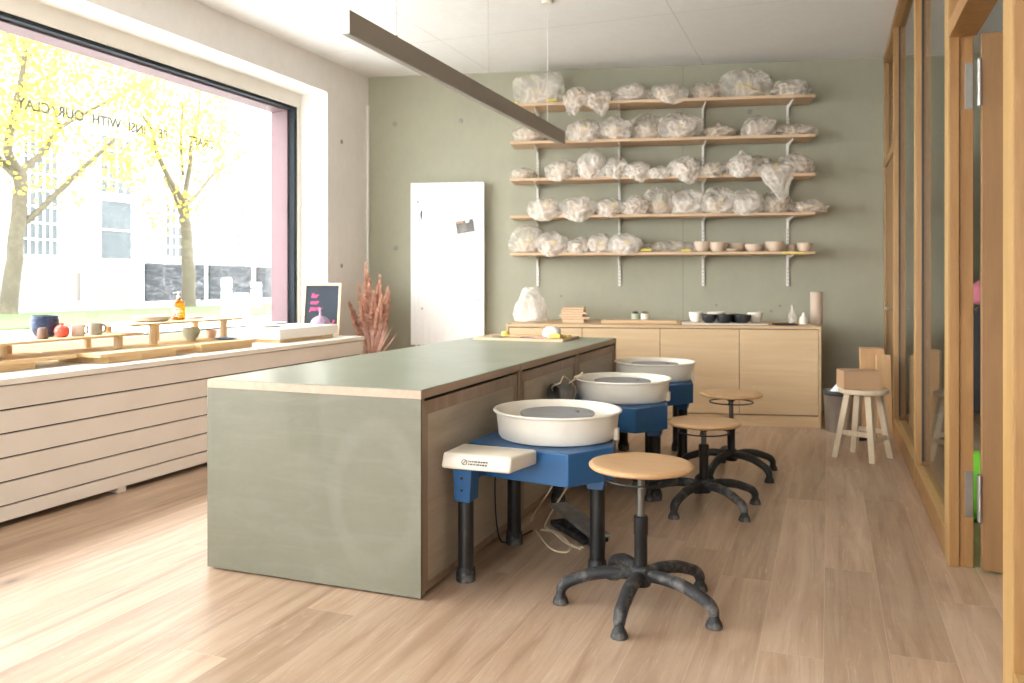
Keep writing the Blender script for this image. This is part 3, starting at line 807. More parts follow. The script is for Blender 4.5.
b = bm_new(); cyl(b, (Wd/2-.03, .03, Z1r+.0002), (Wd/2-.03, .03, Z1r+.012), .008); obj('vent_plug', b, 'steel', t, True)
b = bm_new(); cyl(b, (-Wd/2+.05, .03, .0), (-Wd/2+.05, .03, Z0r-.0003), .009); cyl(b, (-Wd/2+.10, .03, 0), (-Wd/2+.10, .03, Z0r-.0003), .009); obj('pipe', b, 'radiator', t, True)
def magnet(px, py, r=.012, mat='steel'):
    q = at_back(px, .1065, py)
    b = bm_new(); lathe(b, [(0, 0), (r, 0), (r, .005), (r*.7, .008), (0, .008)], 16)
    for v in b.verts: v.co = Vector((v.co.x, -v.co.z, v.co.y))
    return obj('magnet', b, mat, None, True, q, ALPHA)
tag(magnet(417.6, 202), 'small grey magnet near the top left of the radiator', 'magnet', 'round magnets on the radiator')
tag(magnet(422, 308.5, .011, 'beige'), 'small beige magnet low on the left of the radiator', 'magnet', 'round magnets on the radiator')
tag(magnet(478.5, 300, .011, 'beige'), 'small beige magnet low on the right of the radiator', 'magnet', 'round magnets on the radiator')
q = at_back(425, .1065, 216)
t = thing('note_paper', 'white paper sheet with a dark feather drawing stuck on the radiator', 'note', q, ALPHA)
b = bm_new(); bx(b, -.065, .065, -.0012, 0, -.09, .09); obj('sheet', b, 'paper', t)
b = bm_new()
P = smooth_pts([(-.032, -.0018, .055), (-.040, -.0018, .02), (-.037, -.0018, -.02), (-.022, -.0018, -.07)], 5)
tube(b, P[:12], [.004+.004*math.sin(PI*i/12) for i in range(12)], 6, flat=1.0); obj('feather', b, 'chalk', t)
b = bm_new(); tube(b, P[11:], .0045, 6, flat=.2); obj('feather_quill', b, 'clay', t)
q = at_back(465, .1065, 226.5)
t = thing('postcard', 'dark grey tilted postcard with a white notch on the radiator', 'postcard', q, ALPHA)
rz = Matrix.Rotation(R(-9), 4, 'Y')
b = bm_new(); bx(b, -.09, .09, -.0014, 0, -.062, .062, mtx=rz); obj('card', b, 'pedal', t)
b = bm_new(); bx(b, -.085, -.01, -.002, -.0015, .042, .056, mtx=rz); obj('red_stripe', b, 'pampas', t)
b = bm_new(); bx(b, .012, .052, -.006, -.0021, .034, .078, .003, mtx=rz); obj('clip', b, 'paper', t)
b = bm_new()
for i in range(7):
    x = -.075+.012*i; tube(b, smooth_pts([(x, -.0019, -.05), (x+.012, -.0019, 0), (x+.004, -.0019, .035)], 4), .0009, 5)
for v in b.verts: v.co = rz @ v.co
obj('printed_lines', b, 'clay_white', t)

# ------------------------------------------------------------------ wall shelves
SHELF_D = .36
uL = at_back(510, SHELF_D); uR = at_back(815.5, SHELF_D)
ztops = [at_back(815, SHELF_D, y).z for y in (94.0, 133.8, 172.8, 212.0, 251.2)]
names = ['top', 'second', 'middle', 'fourth', 'bottom']
for i, z in enumerate(ztops):
    a = uL if i else at_back(519, SHELF_D)
    Ls = (uR-a).length
    b = bm_new(); bx(b, 0, Ls, 0, SHELF_D-.022, -.026, 0, .002)
    o = obj('wall_shelf', b, 'shelf', None, False, (a.x, a.y, z), ALPHA)
    tag(o, 'long pale wooden shelf board, %s of the five on the green wall' % {'top': 'highest', 'second': 'second from the top', 'middle': 'middle one', 'fourth': 'second from the bottom', 'bottom': 'lowest'}[names[i]], 'shelf', 'long shelf boards on the green wall')
for px, wh in ((538, 'leftmost'), (619.5, 'second from the left'), (703, 'second from the right'), (787.5, 'rightmost')):
    q = at_back(px, .0)
    t = thing('shelf_upright', 'white slotted metal shelf upright with brackets, %s of four' % wh, 'shelf upright', (q.x, q.y, 0), ALPHA, 'slotted uprights carrying the shelves')
    ztop = ztops[0]-.03; zbot = at_back(px, .0, 286).z
    b = bm_new(); bx(b, -.012, .012, -.016, -.001, zbot, ztop, .0015); obj('rail', b, 'shelfmetal', t)
    b = bm_new()
    z = zbot+.02
    while z < ztop-.03:
        bx(b, -.0035, .0035, -.0168, -.0162, z, z+.016); z += .034
    obj('slots', b, 'taupe', t)
    for z in ztops:
        b = bm_new()
        prof = [(-.0165, z-.0265), (-.30, z-.0265), (-.30, z-.038), (-.06, z-.062), (-.03, z-.13), (-.0165, z-.14)]
        for sx in (-.006, .006):
            pass
        A = [b.verts.new((-.005, y, zz)) for y, zz in prof]; B = [b.verts.new((.005, y, zz)) for y, zz in prof]
        b.faces.new(A); b.faces.new(B[::-1])
        for i in range(len(prof)): b.faces.new((A[i], B[i], B[(i+1) % len(prof)], A[(i+1) % len(prof)]))
        obj('bracket', b, 'shelfmetal', t)

# ------------------------------------------------------------------ plastic wrapped pots
def bag_mesh(w, d, h, seed, box=0, knot=0, droop=0, crumple=1.0, sub=5, tail=0, flat=0):
    b = bm_new(); bmesh.ops.create_icosphere(b, subdivisions=sub, radius=1)
    off = Vector((seed*3.7, seed*1.3, seed*2.1))
    for v in b.verts:
        n_ = v.co.normalized()
        r = 1+.24*noise.noise(n_*1.6+off)
        rid = 1-abs(noise.noise(n_*3.2+off*2))*2
        rid2 = 1-abs(noise.noise(n_*7.5+off*3))*2
        rid3 = 1-abs(noise.noise(n_*15+off*4))*2
        r += crumple*(.11*(rid-.6)+.04*(rid2-.6)+.010*(rid3-.6))
        p = n_*r
        if box:
            e = 1-box*.6
            p = Vector([math.copysign(abs(c)**e, c) for c in p])
        if knot:
            a = math.acos(max(-1, min(1, n_.z)))
            p.z += knot*math.exp(-(a/.28)**2)
            if a < .5: p.x *= .75
        if p.z < -.55: p.z = -.55-(abs(p.z)-.55)*.12
        if flat and p.z > .1: p.z *= (1-flat*.4)
        v.co = p
    mn = [min(v.co[i] for v in b.verts) for i in range(3)]; mx = [max(v.co[i] for v in b.verts) for i in range(3)]
    for v in b.verts:
        x = (v.co.x-(mn[0]+mx[0])/2)/(mx[0]-mn[0])*w
        y = (v.co.y-(mn[1]+mx[1])/2)/(mx[1]-mn[1])*d
        z = (v.co.z-mn[2])/(mx[2]-mn[2])*h
        v.co = Vector((x, y, z))
    return b
SH = {1: ztops[0], 2: ztops[1], 3: ztops[2], 4: ztops[3], 5: ztops[4]}
BG = 'plastic wrapped pots on the wall shelves'
# shelf, px left, px right, py top, py bottom(overhang; 0 = on the board), material, options, label
BAGS = [
 (1, 517, 561, 74, 0, 'film', dict(box=.8, crumple=.5), 'boxy clear plastic bundle at the left end of the top shelf'),
 (1, 565, 592, 87, 124, 'film', dict(crumple=1.4), 'limp plastic bag with a long tail hanging off the top shelf'),
 (1, 583, 612, 91, 120, 'film', dict(crumple=1.3), 'plastic bag draped in a point over the top shelf edge, second hanging one'),
 (1, 611, 650, 83, 0, 'film', dict(crumple=1), 'low mound of clear plastic on the top shelf right of the hanging bags'),
 (1, 650, 686, 84, 108, 'film', dict(crumple=1), 'plastic wrapped bowl with two flaps over the top shelf edge'),
 (1, 691, 720, 83, 0, 'film_dark', dict(crumple=.8), 'small thin plastic bundle left of the biggest bag on the top shelf'),
 (1, 722, 770, 68, 0, 'film', dict(knot=.1, crumple=1), 'biggest plastic bag of the top shelf, with crossed yellow strips'),
 (1, 771, 808, 79, 0, 'film', dict(crumple=1.1), 'plastic bundle at the right end of the top shelf'),
 (2, 515, 546, 123, 0, 'film_dark', dict(crumple=.8), 'low plastic bundle at the left end of the second shelf'),
 (2, 569, 602, 119, 142, 'film', dict(crumple=1), 'rounded plastic wrapped bowl just right of the lamp end'),
 (2, 601, 631, 116, 138, 'film', dict(crumple=.9), 'smooth plastic wrapped pot, second from the lamp end'),
 (2, 630, 665, 114, 0, 'film_dark', dict(crumple=1), 'dull plastic bag around a clay pot in the middle of the second shelf'),
 (2, 660, 699, 112, 137, 'film', dict(crumple=.8), 'large round plastic wrapped pot with a yellow label on the second shelf'),
 (2, 704, 733, 122, 0, 'film_dark', dict(knot=.5, crumple=.9), 'small thin peaked bag in a gap of the second shelf'),
 (2, 743, 774, 116, 0, 'film', dict(box=.3, crumple=1), 'squat shiny plastic bundle right of the gap on the second shelf'),
 (2, 775, 815, 124, 0, 'film_dark', dict(crumple=1.2), 'wide loose plastic heap at the right end of the second shelf'),
 (3, 511, 536, 168, 0, 'film_dark', dict(crumple=.8), 'very low plastic wrap at the left end of the middle shelf'),
 (3, 547, 579, 160, 182, 'film', dict(crumple=1.1), 'loose plastic bag spilling forward on the left of the middle shelf'),
 (3, 578, 606, 149, 180, 'film2', dict(crumple=.9, knot=.15), 'tall cloudy plastic bag on the middle shelf'),
 (3, 604, 627, 157, 181, 'film2', dict(crumple=1.2), 'narrow cloudy bag right of the tall one on the middle shelf'),
 (3, 624, 650, 161, 186, 'film2', dict(crumple=1.6), 'ruffled cloudy plastic ball hanging over the middle shelf edge'),
 (3, 649, 671, 166, 180, 'film2', dict(crumple=1.4), 'small crumpled plastic bundle between two ruffled bags'),
 (3, 668, 699, 156, 186, 'film2', dict(crumple=1.4), 'ruffled cloudy bag right of the middle of the middle shelf'),
 (3, 698, 726, 162, 178, 'film_dark', dict(crumple=1.2), 'flattened thin plastic bag lying on the middle shelf'),
 (3, 726, 756, 150, 178, 'film2', dict(crumple=1, knot=.4), 'double humped plastic bag with a knot on the middle shelf'),
 (3, 749, 772, 155, 0, 'film_dark', dict(crumple=1), 'thin bag half hidden behind the long hanging one'),
 (3, 755, 792, 163, 205, 'film2', dict(crumple=.9), 'cloudy bag with the longest tail hanging from the middle shelf'),
 (3, 780, 812, 153, 0, 'film', dict(crumple=1), 'plastic wrapped pot at the right end of the middle shelf'),
 (4, 530, 563, 197, 222, 'film', dict(crumple=.8), 'round bulging bag at the left end of the fourth shelf'),
 (4, 561, 598, 197, 223, 'film', dict(crumple=.7), 'round wrapped bowl, second from the left on the fourth shelf'),
 (4, 597, 626, 198, 220, 'film', dict(crumple=.8), 'round wrapped bowl, third from the left on the fourth shelf'),
 (4, 623, 647, 195, 214, 'film', dict(crumple=1.2), 'small crumpled bag beside the grey domed one'),
 (4, 645, 674, 184, 0, 'film_dark', dict(crumple=.5, knot=.1), 'grey domed bag over a clay bowl on the fourth shelf'),
 (4, 670, 703, 190, 0, 'film2', dict(crumple=.9), 'pale tent shaped bag in the middle of the fourth shelf'),
 (4, 701, 734, 187, 215, 'film', dict(crumple=1), 'wide shiny bag left of the peaked one on the fourth shelf'),
 (4, 729, 763, 188, 218, 'film2', dict(crumple=.9, knot=.1), 'peaked cloudy bag with a white tip over the fourth shelf edge'),
 (4, 760, 790, 189, 0, 'film_dark', dict(crumple=.9), 'thin bag around bowls behind the long hanging tail'),
 (4, 790, 825, 200, 0, 'film_dark', dict(crumple=.9), 'low film sticking out past the right end of the fourth shelf'),
 (5, 511, 546, 225, 0, 'film_dark', dict(crumple=.9), 'thin tall bag at the left end of the bottom shelf'),
 (5, 538, 569, 231, 259, 'film', dict(crumple=.9), 'round bag bulging over the edge, second on the bottom shelf'),
 (5, 567, 590, 236, 255, 'film', dict(crumple=1.1), 'small bag, third from the left on the bottom shelf'),
 (5, 589, 611, 233, 253, 'film', dict(crumple=.8), 'small round bag, fourth from the left on the bottom shelf'),
 (5, 609, 641, 233, 255, 'film2', dict(crumple=.6), 'smooth cloudy round bag in the middle of the bottom shelf'),
]
labelled = {0, 6, 9, 12, 28, 30, 32, 34, 39, 41, 42, 26, 38}
for i, (s, x0, x1, yt, yb, mat, kw, lab) in enumerate(BAGS):
    zb = SH[s]
    cxp = (x0+x1)/2
    depth = .24
    over = yb > 0
    dist = SHELF_D-.14 if not over else SHELF_D-.085
    q = at_back(cxp, dist)
    tq = (q.y/ray(cxp)[1])
    w = (x1-x0)/F*tq*1.17
    ztop = CAMH-(yt-HY)/F*tq
    h = max(.05, ztop-zb)
    d = min(.27, max(.17, w*.95))
    b = bag_mesh(w, d, h, i+1, **kw)
    if over:                                        # film sagging over the front edge
        zlow = CAMH-(yb-HY)/F*(tq-.14)
        drop = max(0.01, zb-zlow)
        edge = -(SHELF_D-dist)-.006
        tailc = (-.25*w if i % 2 else .2*w)
        for v in b.verts:
            if v.co.y < edge+.05:
                k = min(1, max(0, (edge+.05-v.co.y)/.07))
                low = max(0, 1-v.co.z/(h*.75))
                dx = (v.co.x-tailc)/(w*.42)
                prof = (.35+.65*math.exp(-dx*dx*2.2)) if drop > .09 else 1-.5*(v.co.x/(w*.5))**2
                v.co.z -= drop*k*low*prof
                if low > 0 and v.co.y > edge: v.co.y = v.co.y*.3+edge*.7
    else:
        for v in b.verts: v.co.z += .001
    if i in labelled:
        v = max(b.verts, key=lambda v_: v_.co.normalized().dot(Vector((.1, -.75, .62)))*1.0)
        tp = v.co.copy(); tn = v.normal.copy()
    t = thing('plastic_wrapped_pot', lab, 'wrapped pot', (q.x, q.y, zb), ALPHA, BG)
    obj('plastic_bag', b, mat, t, True, angle=70)
    if i in labelled:
        b = bm_new(); bx(b, -.013, .013, -.001, .001, -.010, .010, mtx=Matrix.Translation(tp+Vector((0, -.004, .003))) @ Matrix.Rotation(R(-35), 4, 'X'))
        obj('yellow_label', b, 'yellow', t)
    # pot dimly visible inside
    if w > .2 and h > .09:
        b = bm_new(); lathe(b, bowl_prof(min(w*.36, d*.40), min(h*.55, .11), .6, .007), 28); obj('clay_pot', b, 'clay', t, True, loc=(0, .01, .002))
    if i == 6:
        b = bm_new()
        tube(b, [(-.16, -d/2-.005, .004), (-.10, -d/2+.0, h*.36), (-.02, -d/2-.004, h*.42)], .007, 6, flat=.3)
        tube(b, [(-.09, -d/2-.004, h*.40), (.05, -d/2-.012, h*.18), (.17, -d/2-.012, .008)], .007, 6, flat=.3)
        obj('yellow_strip', b, 'yellow', t)
    if i == 0:
        b = bm_new(); bx(b, -w/2-.01, -w/2+.06, -d/2-.012, -d/2+.05, .001, .012, .002); bx(b, .08, .19, -d/2-.012, -d/2+.03, .012, .03, .003); obj('yellow_strip', b, 'yellow', t)
# flat folded film with yellow bands on the bottom shelf
q = at_back(668, SHELF_D-.15); tq = q.y/ray(668)[1]
t = thing('plastic_sheet', 'flat folded brownish plastic sheet with yellow bands on the bottom shelf', 'plastic sheet', (q.x, q.y, SH[5]), ALPHA)
b = bag_mesh(.57, .25, .115, 77, crumple=.7)
for v in b.verts: v.co.z = v.co.z*(.55+.45*math.cos(v.co.x*4.0))+.001
obj('folded_film', b, 'film_dark', t, True)
b = bm_new(); bx(b, -.26, -.16, -.135, -.10, .008, .032, .004); obj('yellow_band', b, 'yellow', t)
b = bm_new(); bx(b, .12, .20, -.137, -.10, .004, .026, .004); obj('yellow_band', b, 'yellow', t)
# bowls without wrapping at the right of the bottom shelf
FS = [(702, 15, 242, 'pale clay bowl right beside the folded plastic sheet', 'bowl'), (718, 18, 242.5, 'deep pale clay bowl, second from the plastic sheet', 'bowl'),
      (733, 14, 249, 'small flat clay dish in front of the two stacked plates', 'dish'), (737, 18, 243.5, 'flat clay plate lying on upturned dishes', 'plate'),
      (754, 18, 244.5, 'shallow clay bowl in the middle of the unwrapped row', 'bowl'), (774.5, 18.5, 242, 'largest pale clay bowl right of the shallow one', 'bowl'),
      (766, 6, 246, 'tiny clay cup left of the largest bowl', 'cup'), (791, 10, 245, 'small clay cup between the two right bowls', 'cup'), (804.5, 15, 243, 'clay bowl at the right end of the bottom shelf', 'bowl')]
for px, wpx, yt, lab, cat in FS:
    dist = SHELF_D-.10 if cat != 'plate' else SHELF_D-.24
    if px in (766, 791): dist = SHELF_D-.2
    q = at_back(px, dist, yt); tq = q.y/ray(px)[1]
    r = wpx/F*tq/2; h = max(.022, q.z-SH[5])
    single('clay_'+cat, lab, cat, (q.x, q.y, SH[5]+.0005), bowl_prof(r, h, .45 if cat != 'cup' else .85, .005), 'clay', 'unwrapped clay pots on the bottom shelf')
# masking tape notes on the shelf edge
q = at_back(793, SHELF_D, 252)
b = bm_new(); bx(b, -.10, .10, -.0015, -.0003, -.022, -.006)
tag(obj('tape_strip', b, 'yellow', None, False, (q.x, q.y, SH[5]), ALPHA), 'pale yellow tape strip on the front edge of the bottom shelf', 'tape')

# ------------------------------------------------------------------ low cabinet along the back wall
CD = .97
cR = at_back(821.5, CD); cL = at_back(506, CD)
CW = (cR-cL).length
CH = .863
t = thing('sideboard', 'long low maple sideboard with flat doors against the green wall', 'cabinet', (cL.x, cL.y, 0), ALPHA)
def cu(px): q = at_back(px, CD); return math.hypot(q.x-cL.x, q.y-cL.y)
b = bm_new(); bx(b, 0, CW, -.004, CD-.02, CH-.024, CH, .002); obj('top', b, 'maple_edge', t)
b = bm_new(); bx(b, .002, .022, 0, CD-.03, 0, CH-.0245, .001); bx(b, CW-.022, CW-.002, 0, CD-.03, 0, CH-.0245, .001); obj('side_panel', b, 'maple_edge', t)
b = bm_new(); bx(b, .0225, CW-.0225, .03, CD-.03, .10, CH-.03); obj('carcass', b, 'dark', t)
b = bm_new(); bx(b, .0225, CW-.0225, .012, .03, 0, .095, .001); obj('plinth', b, 'maple', t)
edges = [.024, cu(582), cu(660), cu(739.5), CW-.024]
for a, c in zip(edges, edges[1:]):
    b = bm_new(); bx(b, a+.0025, c-.0025, .004, .024, .105, CH-.030, .001); obj('door', b, 'maple', t)
def on_top(px, py): # point of the sideboard top seen at px, py
    return at_height(px, py, CH+.0006)
# bag
q = at_back(530, CD-.42); tq = q.y/ray(530)[1]
b = bag_mesh(37/F*tq, .30, .34, 91, crumple=.6, box=.35)
for v in b.verts:
    k = v.co.z/.345; v.co.x *= (1.08-.50*k)
t = thing('plastic_wrapped_pot', 'tall bell shaped plastic bag standing on the left of the sideboard', 'wrapped pot', (q.x, q.y, CH+.0006), ALPHA)
obj('plastic_bag', b, 'film2', t, True, angle=70)
b = bm_new(); lathe(b, bowl_prof(.09, .14, .8, .008), 24); obj('clay_pot', b, 'clay', t, True, loc=(0, 0, .002))
# stack of plaster / wooden bats
q = at_back(574, CD-.45)
widths = [(.20, .0), (.26, .012), (.22, -.014), (.235, .004), (.21, -.004), (.205, .002)]
z = CH+.0006
for k, (w, dx) in enumerate(widths):
    h = .022 if k else .034
    b = bm_new(); bx(b, -w/2+dx, w/2+dx, -.11, .11, 0, h-.002, .003)
    o = obj('wooden_bat', b, 'shelf', None, False, (q.x, q.y, z), ALPHA+R([0, 3, -4, 2, -2, 1][k])); z += h
    tag(o, 'square wooden bat, %s of the stack on the sideboard' % ['lowest and thickest', 'second from the bottom', 'third from the bottom', 'third from the top', 'second from the top', 'topmost'][k], 'wooden bat', 'stack of square bats on the sideboard')
# two jars with dark tops
for px, lab in ((635.5, 'left of two pale cylindrical jars with plants on the sideboard'), (645, 'right of two pale cylindrical jars with plants on the sideboard')):
    q = at_back(px, CD-.50)
    t = thing('jar', lab, 'jar', (q.x, q.y, CH+.0006), 0, 'cylindrical jars on the sideboard')
    b = bm_new(); lathe(b, [(0, 0), (.036, 0), (.039, .006), (.039, .078), (.035, .082), (.033, .078), (0, .074)], 28); obj('body', b, 'celadon' if px < 640 else 'clay_white', t, True)
    b = bm_new(); r_ = random.Random(int(px))
    for k in range(60):
        a = r_.uniform(0, 2*PI); rr = r_.random()*.026; h0 = r_.uniform(.012, .03)
        c0 = Vector((rr*math.cos(a), rr*math.sin(a), .076)); c1 = c0+Vector((r_.uniform(-.012, .012), r_.uniform(-.012, .012), h0))
        cyl(b, c0, c1, .0035, .001, 5)
    obj('plant', b, 'dark_cloth' if px < 640 else 'brownclay', t)
# long board
a = at_back(601, CD-.30); c = at_back(677, CD-.30)
b = bm_new(); L = (c-a).length; bx(b, 0, L, 0, .22, 0, .028, .003)
tag(obj('long_board', b, 'maple_edge', None, False, (a.x, a.y, CH+.0006), ALPHA), 'narrow wooden board lying on the sideboard in front of the jars', 'board')
# white board under black bowls
a = at_back(683, CD-.16); c = at_back(768, CD-.16)
b = bm_new(); L = (c-a).length; bx(b, 0, L, 0, .34, 0, .010, .002)
tag(obj('white_board', b, 'clay_white', None, False, (a.x, a.y, CH+.0006), ALPHA), 'thin white board under the black bowls on the sideboard', 'board')
for k, (px, wpx, dd, mat, lab) in enumerate([(709, 15, .28, 'black_clay', 'black bowl, leftmost of the black ones on the sideboard'), (724.5, 16.5, .27, 'black_clay', 'black bowl, second from the left on the sideboard'),
        (735, 12, .38, 'black_clay', 'small black bowl tucked behind the two right black bowls'), (742.5, 17, .27, 'black_clay', 'black bowl, rightmost of the black ones on the sideboard'),
        (696, 14, .40, 'clay_white', 'white clay bowl left of the black bowls'), (716, 18, .46, 'clay_white', 'white clay bowl behind the left black bowls'), (755, 15, .40, 'clay_white', 'white clay bowl right of the black bowls')]):
    q = at_back(px, CD-dd); tq = q.y/ray(px)[1]; r = wpx/F*tq/2
    single('bowl', lab, 'bowl', (q.x, q.y, CH+.0112), bowl_prof(r, .075 if mat[0] == 'b' else .090, .42), mat, 'bowls on the white board')
q = at_back(785, CD-.20)
b = bm_new(); bx(b, -.10, .10, -.07, .07, 0, .006, .002); bx(b, -.10, .10, -.07, -.064, .006, .014); bx(b, -.10, .10, .064, .07, .006, .014)
tag(obj('tray', b, 'black', None, False, (q.x, q.y, CH+.0006), ALPHA), 'flat black tray near the right end of the sideboard', 'tray')
q = at_back(792.5, CD-.42)
t = thing('glass_bottle', 'clear glass bottle with narrow neck on the sideboard', 'bottle', (q.x, q.y, CH+.0006))
b = bm_new(); lathe(b, [(0, 0), (.032, 0), (.035, .01), (.036, .08), (.02, .11), (.014, .13), (.014, .165), (.018, .17), (.012, .17), (.011, .13), (.03, .08), (.03, .012), (0, .008)], 28); obj('body', b, 'film_dark', t, True)
q = at_back(803.5, CD-.38)
single('bottle', 'small white clay bottle beside the glass one', 'bottle', (q.x, q.y, CH+.0006), [(0, 0), (.034, 0), (.038, .02), (.034, .05), (.014, .08), (.010, .10), (.006, .105), (0, .105)], 'clay_white')
q = at_back(816.5, CD-.50); tq = q.y/ray(816)[1]
t = thing('paper_roll', 'upright brown paper roll at the right end of the sideboard', 'paper roll', (q.x, q.y, CH+.0006))
b = bm_new(); lathe(b, [(.05, 0), (.053, 0), (.053, .285), (.05, .287), (.016, .285), (.014, .01), (.05, 0)], 32); obj('paper', b, 'brownpaper', t, True)

# ------------------------------------------------------------------ work tables (three units in a row)
TX0, TX1, TH = -2.528, -1.489, .823
TW = TX1-TX0
def table_unit(y0, y1, label, front):
    L = y1-y0
    t = thing('work_table', label, 'table', (TX0, y0, 0), 0, 'green topped work tables in a row')
    f0 = .004 if front else 0
    b = bm_new(); bx(b, 0, TW, 0, L, TH-.036, TH-.003, .0012); o = obj('tabletop', b, 'ply_edge', t)
    b = bm_new(); bx(b, .0015, TW-.0015, .0015, L-.0015, TH-.0029, TH, .0008); obj('linoleum', b, 'lino', o)
    for y in ((.002, .026), (L-.026, L-.002)):
        b = bm_new(); bx(b, .004, TW-.001, y[0]+f0, y[1]+f0*0, .012, TH-.0365, .0008); obj('side_board', b, 'ply_dark', t)
    for s in (0, 1):
        xa, xb = (TW-.030, TW-.010) if s else (.010, .030)
        xo, xi = (TW-.009, TW-.024) if s else (.009, .024)
        b = bm_new()
        z0, z1 = .014, TH-.036-.014
        ya, yb = .032, L-.032
        bw = .055
        x_0, x_1 = min(xo, xi), max(xo, xi)
        bx(b, x_0, x_1, ya, yb, z1-bw, z1, .001); bx(b, x_0, x_1, ya, ya+bw*.7, z0, z1-bw, .001)
        bx(b, x_0, x_1, yb-bw*.7, yb, z0, z1-bw, .001); bx(b, x_0, x_1, ya+bw*.7, yb-bw*.7, z0, z0+.03, .001)
        o = obj('panel_frame', b, 'ply_dark', t)
        b = bm_new()
        px0, px1 = (TW-.022, TW-.014) if s else (.014, .022)
        bx(b, px0, px1, ya+bw*.7-.001, yb-bw*.7+.001, z0+.029, z1-bw+.001)
        obj('side_panel', b, 'ply_panel', o)
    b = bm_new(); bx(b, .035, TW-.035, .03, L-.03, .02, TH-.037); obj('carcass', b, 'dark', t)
    if front:
        b = bm_new(); bx(b, .0, TW-.0005, -.008, .0055, .008, TH-.0362, .0012); obj('end_panel', b, 'lino_front', t)
        b = bm_new(); bx(b, 0, TW, -.008, -.0003, TH-.036, TH-.003, .001); obj('edge_band', b, 'ply_edge', t)
    for x in (.05, TW-.05):
        for y in (.04, L-.04):
            b = bm_new(); cyl(b, (x, y, 0), (x, y, .0195), .018, n=14); obj('foot', b, 'black', t)
table_unit(2.910, 4.028, 'nearest green topped work table with smeared green end panel', True)
table_unit(4.032, 5.068, 'middle green topped work table of the row', False)
table_unit(5.072, 6.09, 'farthest green topped work table, carrying the tool board', False)
# board with tools on the far table
ZT = TH+.0004
A = at_height(482.5, 339.5, TH); 
b = bm_new(); bx(b, -.34, .34, -.21, .21, 0, .018, .002)
bc = (-2.075, 5.74)
tag(obj('tool_board', b, 'shelf', None, False, (bc[0], bc[1], ZT), 0), 'flat wooden board with clay tools at the end of the tables', 'board')
zt = ZT+.0186
def at_tool(px, y, dz=0): q = ray(px); tt = y/q[1]; return (q[0]*tt, y, zt+dz)
single('sponge', 'small yellow sponge at the left of the tool board', 'sponge', at_tool(505.5, 5.66), [(0, 0), (.024, 0), (.032, .012), (.032, .028), (.022, .04), (0, .042)], 'yellow', n=12)
b = bm_new(); bx(b, -.10, .10, -.012, .012, 0, .016, .006)
tag(obj('rolling_pin', b, 'pine', None, True, at_tool(521, 5.67), R(8)), 'short wooden roller lying on the tool board', 'tool')
t = thing('clay_lump', 'white block of clay with yellow wrap on the tool board', 'clay block', at_tool(552, 5.70), R(6))
b = bag_mesh(.13, .11, .085, 55, box=.5, crumple=.4, sub=3); obj('clay', b, 'clay_white', t, True)
b = bm_new(); bx(b, -.01, .075, -.075, -.02, .001, .03, .006); obj('yellow_wrap', b, 'yellow', t)
b = bm_new(); bx(b, -.05, .05, -.025, .025, 0, .016, .005)
tag(obj('cutting_sponge', b, 'yellow', None, False, at_tool(564, 5.76), R(-10)), 'flat yellow sponge right of the clay block', 'sponge')
b = bm_new(); tube(b, smooth_pts([(-.09, 0, .006), (-.03, .01, .006), (.03, -.006, .006), (.1, .0, .006)], 4), .005, 8)
tag(obj('loop_tool', b, 'lilac', None, True, at_tool(533, 5.60), R(20)), 'thin purple handled tool on the tool board', 'tool')
b = bm_new(); tube(b, [(-.07, 0, .005), (.07, .01, .005)], [.006, .003], 8)
tag(obj('knife_tool', b, 'pampas', None, True, at_tool(541, 5.58), R(-15)), 'slim reddish tool beside the clay block', 'tool')
b = bm_new(); lathe(b, [(0, 0), (.05, 0), (.055, .006), (.05, .008), (0, .004)], 20)
tag(obj('steel_scraper', b, 'steel', None, True, at_tool(498, 5.60)), 'flat grey scraper at the left end of the tool board', 'tool')

